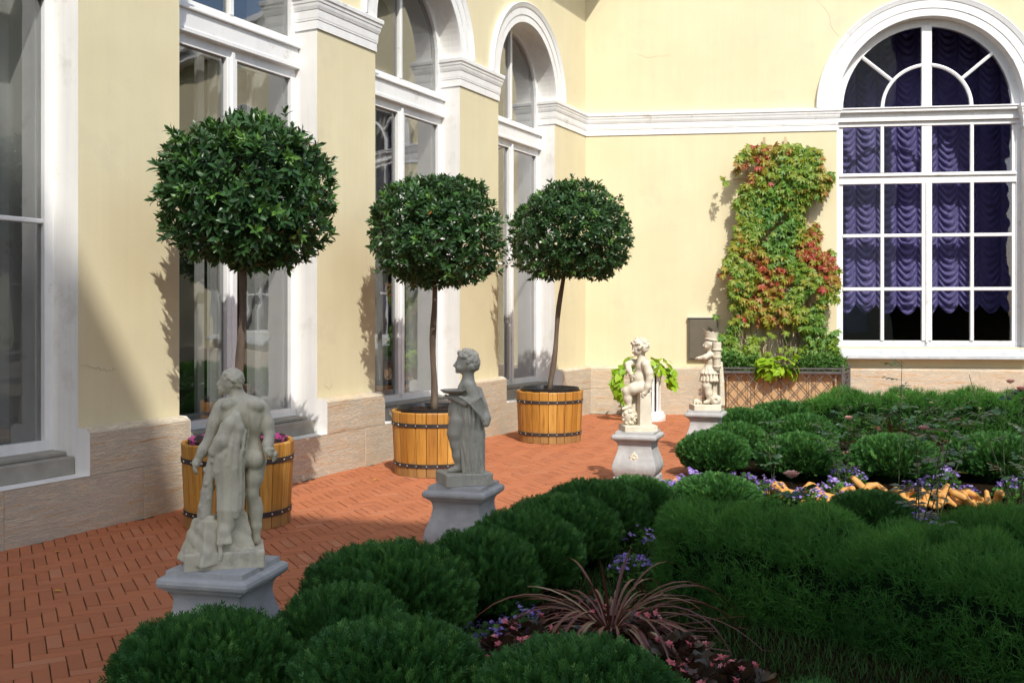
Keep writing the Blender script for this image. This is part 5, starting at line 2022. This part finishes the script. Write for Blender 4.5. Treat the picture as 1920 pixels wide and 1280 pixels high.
# ------------------------------------------------------------------ grass, strap-leaved plant, bedding plants
rg = np.random.default_rng(404)
n = 26000
P = np.stack([rg.uniform(-.1, 3.2, n), rg.uniform(3.3, 7.6, n), np.full(n, .035)], -1)
kp = (P[:, 0] > terrace_edge(P[:, 1]) + .55)
P = P[kp]; n = len(P)
V, F = scatter(BLADE_V, BLADE_F, P, unit(np.stack([rg.normal(0, .4, n), rg.normal(0, .4, n), np.ones(n)], -1)), rand_dirs(n, rg), rg.uniform(.04, .10, n), .9)
struct(ob('grass', np_mesh('grass', V, F, 'grass_blade', np.repeat(rg.random(n), len(BLADE_F)))), 'stuff')


def strap(m_parts, base, az, el, L, w, bend, tint, rg):
    """one arching strap leaf, folded along the midrib"""
    k = 12
    p = np.array(base, float)
    e = el
    pts, ws = [], []
    twist = rg.uniform(-.5, .5)
    for i in range(k + 1):
        pts.append(p.copy())
        t_ = i / k
        ws.append(w * (.55 + 1.2 * t_) * (1 - t_) ** .55 if t_ < .4 else w * (1.03 - .0) * (1 - ((t_ - .4) / .6) ** 2.2 * .97) * .98)
        d = np.array((math.cos(az) * math.cos(e), math.sin(az) * math.cos(e), math.sin(e)))
        p = p + d * L / k
        if p[2] < .05:
            p[2] = .05
        e -= bend / k * (1 + 1.2 * t_)
        az += twist * .12 / k * 4
    sd = np.array((-math.sin(az), math.cos(az), 0))
    V = []
    for q, ww in zip(pts, ws):
        V += [q - sd * ww + np.array((0, 0, ww * .45)), q, q + sd * ww + np.array((0, 0, ww * .45))]
    F = []
    for i in range(k):
        a = i * 3
        F += [(a, a + 1, a + 4, a + 3), (a + 1, a + 2, a + 5, a + 4)]
    m_parts.append((np.array(V), np.array(F), tint))


def strap_plant(loc, n, Lr, label, seed, spikes=5):
    rg = np.random.default_rng(seed)
    o = empty('strap_leaf_plant', loc)
    tag(o, label, 'plant')
    parts = []
    for k in range(n):
        az = k * 2.39996 + rg.uniform(-.2, .2)
        t_ = k / n
        el = rg.uniform(.40, 1.10) - .40 * t_
        strap(parts, (.03 * math.cos(az), .03 * math.sin(az), .04), az, el, rg.uniform(*Lr), rg.uniform(.0065, .0125), rg.uniform(1.2, 2.4), np.clip(rg.normal(.45, .25), 0, 1), rg)
    for k in range(spikes):
        az = rg.uniform(0, 6.28)
        strap(parts, (.01 * math.cos(az), .01 * math.sin(az), .05), az, rg.uniform(1.2, 1.5), rg.uniform(.42, .60), .010, rg.uniform(.1, .6), rg.uniform(0, .2), rg)
    V, F, T = join(parts)
    ob('leaves', np_mesh('leaves', V, F, 'cordyline_leaf', T), o)
    m = MB(); m.lathe([(.0, -.02), (.035, 0), (.03, .05), (0, .08)], 10)
    m.obj('crown_base', 'stem_brown', o)
    return o


strap_plant((.53, 5.45, .03), 140, (.55, 1.14), 'arching reddish strap-leaved plant in the lower centre among pink flowers', 31, 3)
strap_plant((4.85, 12.9, .05), 26, (.6, .95), 'dark reddish strap-leaved plant rising before the stone plinth', 37, 6)


def petal_flower(npet, w):
    V, F = [], []
    for k in range(npet):
        a = 2 * math.pi * k / npet
        c, s = math.cos(a), math.sin(a)
        i = len(V)
        for x, y, z in ((0, 0, 0), (-w, .55, .22), (0, 1.0, .18), (w, .55, .22)):
            V.append((x * c - y * s, x * s + y * c, z))
        F += [(i, i + 3, i + 2), (i, i + 2, i + 1)]
    V = np.array(V)
    # template axis +Y is the flower axis here
    return V[:, [0, 2, 1]] * np.array((1, 1, -1)), np.array(F)


FL5 = petal_flower(5, .34)
FL9 = petal_flower(9, .22)
ROUND = (np.array([(0, 0, 0), (-.42, .2, .05), (-.46, .6, .06), (0, .95, 0), (.46, .6, .06), (.42, .2, .05), (0, .45, -.03)]), np.array([(6, 0, 5), (6, 5, 4), (6, 4, 3), (6, 3, 2), (6, 2, 1), (6, 1, 0)]))


def flower_clump(name, seed, r, h, nfl, nlf, fmat, lmat, fsize, lsize, ftmpl, cluster=1, ltmpl=ROUND, single=False):
    rg = np.random.default_rng(seed)
    o = empty(name, (0, 0, 0))
    a, q = rg.uniform(0, 6.28, nlf), np.sqrt(rg.random(nlf))
    P = np.stack([np.cos(a) * q * r, np.sin(a) * q * r, h * (1 - q ** 2 * .6) * rg.uniform(.15, .9, nlf)], -1)
    d_ = unit(np.stack([np.cos(a) * q, np.sin(a) * q, rg.uniform(.1, .9, nlf)], -1) + rg.normal(size=(nlf, 3)) * .4)
    V, F = scatter(ltmpl[0], ltmpl[1], P, d_, unit(np.array((0, 0, 1.0)) + rg.normal(size=(nlf, 3)) * .5), lsize * rg.uniform(.6, 1.2, nlf))
    ob('leaves', np_mesh('leaves', V, F, lmat, np.repeat(rg.random(nlf), len(ltmpl[1]))), o)
    a, q = rg.uniform(0, 6.28, nfl), np.sqrt(rg.random(nfl))
    C = np.stack([np.cos(a) * q * r, np.sin(a) * q * r, h * (1 - q ** 2 * .45) * rg.uniform(.85, 1.15, nfl)], -1)
    parts = []
    tone = rg.random(nfl)
    for k in range(cluster):
        P = C + rg.normal(size=(nfl, 3)) * np.array((1, 1, .5)) * fsize * (.9 if cluster > 1 else 0)
        ax = unit(np.array((0, -.35, 1.0)) + rg.normal(size=(nfl, 3)) * .45)
        V, F = scatter(ftmpl[0], ftmpl[1], P, ax, rand_dirs(nfl, rg), fsize * rg.uniform(.75, 1.2, nfl))
        parts.append((V, F, np.repeat(np.clip(tone + rg.normal(0, .15, nfl), 0, 1), len(ftmpl[1]))))
    if single:
        V, F = scatter(ftmpl[0], ftmpl[1], rg.normal(size=(3, 3)) * fsize * .45, unit(np.array((0, -.35, 1.0)) + rg.normal(size=(3, 3)) * .5), rand_dirs(3, rg), fsize * rg.uniform(.8, 1.1, 3))
        fm = np_mesh('flower', V, F, fmat, np.repeat(rg.random(3), len(ftmpl[1])))
        for k in range(nfl):
            ob('flower', fm, o, tuple(C[k]), k * 1.7)
    else:
        V, F, T = join(parts)
        ob('flowers', np_mesh('flowers', V, F, fmat, T), o)['kind'] = 'stuff'
    m = MB()
    for k in range(min(nfl, 24)):
        m.tube([(C[k][0] * .3, C[k][1] * .3, -.02), tuple(C[k])], .003, 4)
    m.obj('stems', 'stem_green', o)
    return o


def at(px, py, z):
    y = (EYE - z) * 1900 / (py - 585)
    return ((px - 960) / 1900 * y, y)


AG = [(1258, 903, 'purple flower clump beside the foot of the rosette pedestal'), (1300, 896, 'purple flower clump left below the first sunlit dome'),
      (1392, 890, 'purple flower clump between the first and second sunlit domes'), (1440, 908, 'purple flower clump below the left of the second sunlit dome'),
      (1515, 915, 'purple flower clump under the second sunlit dome, by the orange roots'), (1565, 905, 'thick purple flower clump between the second and third sunlit domes, front'),
      (1590, 880, 'thick purple flower clump between the second and third sunlit domes, back'), (1730, 910, 'purple flower clump above the left of the orange root heap'),
      (1800, 912, 'purple flower clump above the right of the orange root heap'), (1762, 878, 'sparse purple flowers between the third and fourth sunlit domes'),
      (1712, 968, 'purple flowers just in front of the orange root heap'), (1905, 905, 'purple flowers at the right edge of the picture'),
      (905, 1165, 'purple flowers in shade at the foot of the broad dome'), (985, 1140, 'purple flowers in shade left of the strap-leaved plant'),
      (1182, 1035, 'purple flowers in shade beside the third far dome of the row'), (1190, 985, 'purple flowers in deep shade at the hedge corner'), (1228, 955, 'purple flowers in shade beside the far end of the dome row')]
ag_p = [flower_clump('ageratum_clump', 500 + k, .20, .20, 30, 150, 'purple_petal', 'herb_leaf', .017, .055, FL9, 4) for k in range(2)]
for k, (px, py, lab) in enumerate(AG):
    x, y = at(px, py, .20)
    sc_ = random.uniform(.85, 1.15) * (.72 if 12 <= k else 1)
    if k < 2:
        o = ag_p[k]; o.location = (x, y, .03); o.scale = (sc_,) * 3
    else:
        o = copy_tree(ag_p[k % 2], (x, y, .03), k * 1.3, sc_)
    tag(o, lab, 'flowers', 'purple bedding flowers')
BG = [(1030, 1150, 'pink flowered bronze-leaved plant left of the strap-leaved plant, upper'), (975, 1180, 'pink flowered bronze-leaved plant left of the strap-leaved plant, middle'),
      (945, 1215, 'pink flowered bronze-leaved plant at the far left of the bedding group'), (1060, 1185, 'pink flowered bronze-leaved plant right against the strap leaves, left side'),
      (1105, 1140, 'pink flowered bronze-leaved plant behind the strap-leaved plant'), (1215, 1172, 'pink flowered bronze-leaved plant right of the strap-leaved plant'),
      (1270, 1205, 'pink flowered bronze-leaved plant under the right-hand strap leaves'), (1335, 1235, 'pink flowered bronze-leaved plant at the right tip of the strap leaves'),
      (1395, 1250, 'pink flowered bronze-leaved plant farthest right in the shaded group'), (1290, 1262, 'pink flowered bronze-leaved plant beside the bottom dome'),
      (1600, 852, 'coral flowered plant between the second and third sunlit domes'), (1628, 828, 'coral flowered plant behind the third sunlit dome'),
      (1655, 815, 'coral flowered plant at the back of the sunlit bed'), (1790, 835, 'coral flowered plant left of the right-edge sunlit dome')]
bg_p = [flower_clump('begonia_plant', 600 + k, .16, .16, 6, 95, 'pink_petal', 'bronze_leaf', .021, .07, FL5, 2, ROUND, True) for k in range(2)]
for k, (px, py, lab) in enumerate(BG):
    x, y = at(px, py, .16)
    if k < 2:
        o = bg_p[k]; o.location = (x, y, .03)
    else:
        o = copy_tree(bg_p[k % 2], (x, y, .03), k * 2.1, random.uniform(.85, 1.15))
    tag(o, lab, 'flowers', 'pink bedding flowers')


# ------------------------------------------------------------------ orange root ornaments
def root_heap(loc, length, nt, seed, label, r=.038):
    rr = random.Random(seed)
    o = empty('root_ornament', loc)
    tag(o, label, 'root ornament')
    S = SDF((-length / 2 - .12, -.25, -.05), (length / 2 + .12, .25, .30), .012)
    for k in range(nt):
        x = rr.uniform(-length / 2, length * .42)
        y = rr.uniform(-.12, .14)
        pts = [Vector((x, y, rr.uniform(.02, .07)))]
        d = Vector((rr.choice((-1, 1)) * rr.uniform(.5, 1), rr.uniform(-.4, .4), rr.uniform(.0, .5)))
        n = 3 + (k % 3)
        for q in range(n):
            pts.append(pts[-1] + Vector((d.x * .07, .06 * math.sin(q * 1.3 + k * 2), .06 * math.sin(q * 1.15 + k * 1.7))))
            pts[-1].z = max(.03, min(.24, pts[-1].z))
            pts[-1].x = max(-length / 2, min(length / 2, pts[-1].x))
        rad_ = [r * (.5 + .45 * abs(math.sin(q * .9 + k))) for q in range(len(pts))]
        S.chain([tuple(p) for p in pts], rad_, .004)
    ob('roots', S.mesh('roots', 'terracotta_root'), o)


x, y = at(1258, 912, .1)
root_heap((x, y - .1, .04), .34, 4, 3, 'small orange twisted root beside the foot of the rosette pedestal', .04)
x, y = at(1520, 925, .1)
root_heap((x, y - .05, .05), .75, 12, 7, 'orange twisted roots in the middle of the bed below the second sunlit dome', .04)
x, y = at(1765, 935, .12)
root_heap((x, y - .05, .06), .82, 22, 11, 'large heap of orange twisted roots at the right of the bed', .036)
x, y = at(1632, 920, .1)
root_heap((x, y, .05), .22, 2, 19, 'small orange root knob between the two larger root heaps', .04)


# ------------------------------------------------------------------ roses
def bloom(parent, c, r, seed, mat='rose_petal'):
    rg = np.random.default_rng(seed)
    parts = []
    for ring, (np_, tilt, rr_) in enumerate(((4, .18, .62), (5, .38, .78), (6, .62, .92), (6, .95, 1.0))):
        a = np.arange(np_) * 2 * math.pi / np_ + ring
        d = np.stack([np.cos(a) * math.sin(tilt), np.sin(a) * math.sin(tilt), np.full(np_, math.cos(tilt))], -1)
        nn_ = unit(np.stack([-np.cos(a) * math.cos(tilt), -np.sin(a) * math.cos(tilt), np.full(np_, math.sin(tilt))], -1))
        V, F = scatter(ROUND[0] * np.array((1.1, 1, 3.0)), ROUND[1], np.tile(c, (np_, 1)), d, nn_, r * rr_ * 1.1)
        parts.append((V, F, np.repeat(rg.uniform(.2, 1, np_), len(ROUND[1]))))
    V, F, T = join(parts)
    return ob('bloom', np_mesh('bloom', V, F, mat, T, smooth=True), parent)


def rose(loc, stems, label, seed, leafn=26, lsize=.075, blooms=(), buds=()):
    rg = np.random.default_rng(seed)
    o = empty('rose_bush', loc)
    tag(o, label, 'rose bush', 'rose bushes in the bed')
    m = MB()
    LP, LD, LN = [], [], []
    for (tx, ty, tz) in stems:
        p0 = np.array((rg.normal(0, .03), rg.normal(0, .03), -.02))
        p1 = np.array((tx, ty, tz))
        mid = (p0 + p1) / 2 + np.array((rg.normal(0, .05), rg.normal(0, .05), .03))
        cur = [(1 - t) ** 2 * p0 + 2 * t * (1 - t) * mid + t * t * p1 for t in np.linspace(0, 1, 9)]
        m.tube([tuple(c) for c in cur], [.006 - .00045 * k for k in range(9)], 5)
        for k in range(leafn):
            t = rg.uniform(.30, 1.0)
            c = (1 - t) ** 2 * p0 + 2 * t * (1 - t) * mid + t * t * p1
            a = k * 2.4 + rg.uniform(-.3, .3)
            d = unit(np.array((math.cos(a), math.sin(a), rg.uniform(-.1, .6))))
            L = lsize * 1.6
            tip = c + d * L
            m.tube([tuple(c), tuple(tip)], .0022, 3)
            s = unit(np.cross(d, (0, 0, 1.0)))
            nrm = unit(np.cross(s, d) + rg.normal(size=3) * .35)
            for off, dd in ((1.0, d), (.72, s + d * .5), (.72, -s + d * .5), (.42, s + d * .35), (.42, -s + d * .35)):
                LP.append(c + d * L * off); LD.append(dd + np.array((0, 0, -.15))); LN.append(nrm)
    LP, LD, LN = np.array(LP), np.array(LD), np.array(LN)
    V, F = scatter(LEAF_V, LEAF_F, LP, LD, LN, lsize * rg.uniform(.7, 1.15, len(LP)), 1.45)
    tint = np.clip(np.repeat(rg.normal(.45, .25, len(LP) // 5), 5), 0, 1)
    ob('leaves', np_mesh('leaves', V, F, 'rose_leaf', np.repeat(tint, len(LEAF_F))), o)
    m.obj('stems', 'stem_green', o)
    for k, (c, r) in enumerate(blooms):
        bloom(o, np.array(c), r, seed + k)
    for k, c in enumerate(buds):
        bloom(o, np.array(c), .022, seed + 50 + k, 'bud_cream')
    return o


rose((3.55, 9.3, .03), [(.03, 0, 1.32)], 'single tall rose stem rising before the stone plinth under the window', 71, 9, .085)
rose((3.33, 10.1, .03), [(.02, 0, .66), (-.12, .1, .62), (-.3, 0, .72)], 'rose bush with one pale pink bloom between the sunlit domes', 72, 9, .07, [((.02, -.02, .70), .05)])
rose((3.00, 7.45, .03), [(.02, 0, .86), (.24, 0, .98)], 'rose bush with a pink bloom above the third sunlit dome', 73, 5, .08, [((.02, -.02, .90), .05)])
rose((4.26, 8.5, .03), [(.0, 0, 1.08), (-.08, .05, 1.14), (-.38, .1, 1.24), (.1, 0, 1.26)], 'tall rose bush with two pink blooms at the right edge', 74, 7, .07, [((.0, -.03, 1.11), .06), ((-.07, .02, 1.17), .05)])
rose((3.72, 8.75, .03), [(-.1, 0, .95), (.12, .1, 1.02), (.32, 0, .9)], 'dark-leaved rose bush with cream buds behind the root heap', 75, 7, .075, [], [(-.1, 0, .98), (.12, .1, 1.05), (.32, 0, .93)])
rose((2.62, 10.1, .03), [(.0, 0, .70), (-.1, 0, .6)], 'leafy rose bush without blooms in front of the second sunlit dome', 76, 8, .07)
rose((2.05, 7.45, .03), [(.0, 0, .52)], 'low rose with one large white-pink bloom behind the feathery hedge', 77, 6, .07, [((.0, -.02, .55), .075)])
rose((4.45, 12.6, .03), [(.0, 0, .66), (-.4, 0, .62), (.4, .1, .66), (.9, 0, .68), (1.3, .1, .66)], 'spreading rose bush in front of the sunlit hedge', 78, 14, .075, [], [(.4, .1, .70), (.9, 0, .74)])
rose((2.62, 6.6, .03), [(.0, 0, 1.04), (.18, .0, .92)], 'near rose bush with large dark leaves behind the hedge at right', 79, 7, .10)

# ------------------------------------------------------------------ fallen leaves on the bricks
for k, (px, py, lab) in enumerate(((103, 1109, 'yellow fallen leaf on the bricks nearest the lower left corner'), (108, 1036, 'yellow fallen leaf on the bricks by the plinth at left'), (705, 900, 'small yellow fallen leaf beside the middle tub'))):
    x, y = at(px, py, .0)
    V, F = scatter(HEART_V * np.array((.8, 1, 1.6)), HEART_F, np.array([(0, 0, .006)]), np.array([(math.cos(k * 2), math.sin(k * 2), .05)]), np.array([(.1, 0, 1.0)]), .05)
    o = ob('fallen_leaf', np_mesh('fallen_leaf', V, F, 'fallen_leaf', np.full(len(HEART_F), .3 * k + .2)), None, (x, y, .003))
    tag(o, lab, 'leaf', 'fallen leaves')
